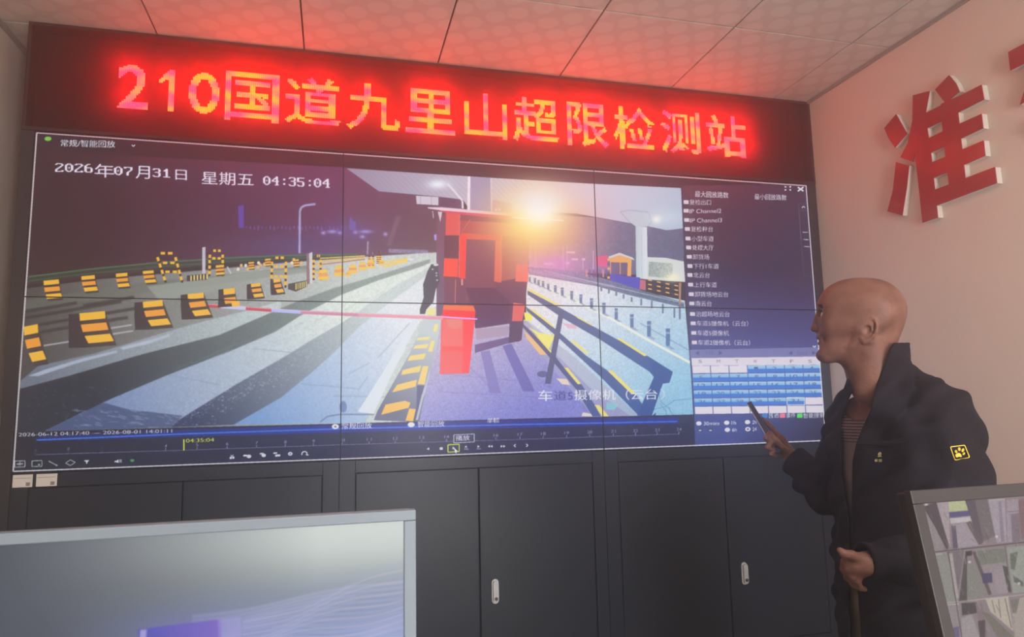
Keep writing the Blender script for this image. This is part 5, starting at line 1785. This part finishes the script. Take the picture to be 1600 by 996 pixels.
# striped shirt
vs_ = Vol(lo, hi, VC)
for q_ in (-1, 1):
    vs_.cone(CH0 + sa * .075 * q_ + np.array([0, 0, .04]), PEL + sa * .07 * q_ + np.array([0, 0, -.05]), .100, .100, .03)
vs_.cone(CH0 + np.array([0, 0, .05]), NECK + fw * .015, .091, .071, .03)
vs_.cone(NECK + np.array([0, 0, -.03]), ll(SHL, NECK, .15), .056, .052, .03); vs_.cone(NECK + np.array([0, 0, -.03]), ll(SHR, NECK, .15), .056, .052, .03)
neckcut = curve(U, [(1300, 640), (1318, 640), (1324, 652), (1335, 657), (1352, 656), (1362, 640), (1375, 600)])
a = np.maximum(vs_.a, ((neckcut - Vv) * px2m).astype(np.float32))
vs_.a = np.maximum(a, (0.72 - gz_).astype(np.float32))
V, Fq = vs_.mesh(1)
shirt_m = bpy.data.materials.new('striped_knit')
shirt_m.use_nodes = True
nt = shirt_m.node_tree
pb = nt.nodes['Principled BSDF']
pb.inputs['Roughness'].default_value = 0.85
tc = nt.nodes.new('ShaderNodeTexCoord'); sx_ = nt.nodes.new('ShaderNodeSeparateXYZ')
ms = nt.nodes.new('ShaderNodeMath'); ms.operation = 'MULTIPLY'; ms.inputs[1].default_value = 2 * math.pi / 0.0083
sn = nt.nodes.new('ShaderNodeMath'); sn.operation = 'SINE'
r1 = nt.nodes.new('ShaderNodeValToRGB')
r1.color_ramp.elements[0].position = .45; r1.color_ramp.elements[0].color = srgb(62, 48, 56)
r1.color_ramp.elements[1].position = .6; r1.color_ramp.elements[1].color = srgb(150, 128, 128)
gt = nt.nodes.new('ShaderNodeMath'); gt.operation = 'GREATER_THAN'; gt.inputs[1].default_value = float(L(1330, 697, 1.8)[2])
mx_ = nt.nodes.new('ShaderNodeMix'); mx_.data_type = 'RGBA'; mx_.inputs['A'].default_value = srgb(110, 98, 98)
for x, y in ((tc.outputs['Object'], sx_.inputs[0]), (sx_.outputs['Z'], ms.inputs[0]), (ms.outputs[0], sn.inputs[0]), (sn.outputs[0], r1.inputs['Fac']), (sx_.outputs['Z'], gt.inputs[0]),
             (gt.outputs[0], mx_.inputs['Factor']), (r1.outputs['Color'], mx_.inputs['B']), (mx_.outputs['Result'], pb.inputs['Base Color'])):
    nt.links.new(x, y)
skin_obj('striped_shirt', V, Fq, shirt_m)

# trousers and shoes
lo2 = np.minimum.reduce([HIPL, HIPR, FTL, FTR]) - .16; hi2 = np.maximum.reduce([HIPL, HIPR, FTL, FTR]) + .16
lo2[2], hi2[2] = .03, PEL[2] + .10
vt = Vol(lo2, hi2, 0.005)
for q_ in (-1, 1):
    vt.cone(PEL + sa * .07 * q_ + np.array([0, 0, .08]), PEL + sa * .07 * q_, .106, .11, .03)
for Hh, K_, Ft in ((HIPL, KNL, FTL), (HIPR, KNR, FTR)):
    vt.cone(Hh, K_, .098, .078, .02); vt.cone(K_, Ft + np.array([0, 0, -.01]), .076, .066, .02)
x, y, z = [(vt.lo[k] + np.arange(vt.n[k]) * vt.h).reshape([-1 if j == k else 1 for j in range(3)]) for k in range(3)]
vt.a = np.maximum(np.maximum(vt.a, (.06 - z + 0 * x + 0 * y).astype(np.float32)), (z - PEL[2] - .06 + 0 * x + 0 * y).astype(np.float32))
V, Fq = vt.mesh(1)
skin_obj('trousers', V, Fq, mat('beige_trousers', srgb(112, 98, 84), 0.8, 0.2, var=0.08, bump=.1, bscale=200))
shoe_m = mat('dark_shoe', srgb(36, 32, 30), 0.4, 0.4)
for Ft in (FTL, FTR):
    lo3 = Ft - .2; hi3 = Ft + .24; lo3[2] = -.02
    vv = Vol(lo3, hi3, .005)
    vv.cone(Ft + np.array([0, 0, -.042]) - fw * .02, Ft + fw * .15 + np.array([0, 0, -.05]), .047, .040, .02)
    vv.cone(Ft, Ft + np.array([0, 0, -.04]), .046, .05, .02)
    x, y, z = [(vv.lo[k] + np.arange(vv.n[k]) * vv.h).reshape([-1 if j == k else 1 for j in range(3)]) for k in range(3)]
    vv.a = np.maximum(vv.a, (.001 - z + 0 * x + 0 * y).astype(np.float32))
    V, Fq = vv.mesh(1)
    skin_obj('shoe', V, Fq, shoe_m)

# ------------------------------------------------------------------ the stylus in his hand
tip, tail = at_depth(1170.5, 629, 2.43), at_depth(1217, 707, 2.245)
st = empty('stylus', tuple((tip + tail) / 2))
tag(st, 'slim dark stylus with bright edge, held in the man\'s raised hand', 'stylus')
so = (tip + tail) / 2
dv = Vector(tail - tip).normalized()
nz_ = Vector(ray(1190, 665)).normalized()
sd = dv.cross(nz_).normalized()
bk = sd.cross(dv)
R3 = Matrix((sd, bk, -dv)).transposed().to_4x4()
Ls = float(np.linalg.norm(tail - tip))
MW = Matrix.Translation(Vector(tip - so)) @ R3
bm = bmesh.new(); B(bm, -.0085, .0085, -.004, .004, -Ls, 0, .0035, 3, MW); obj('body', bm, mat('dark_blue_plastic', srgb(56, 62, 92), 0.3, 0.5), st)
bm = bmesh.new(); B(bm, -.0096, -.0068, -.0046, .001, -Ls * .98, -Ls * .03, .0008, 2, MW)
obj('edge_strip', bm, mat('bright_metal_edge', srgb(220, 222, 230), 0.2, 0.6, metal=0.6), st)
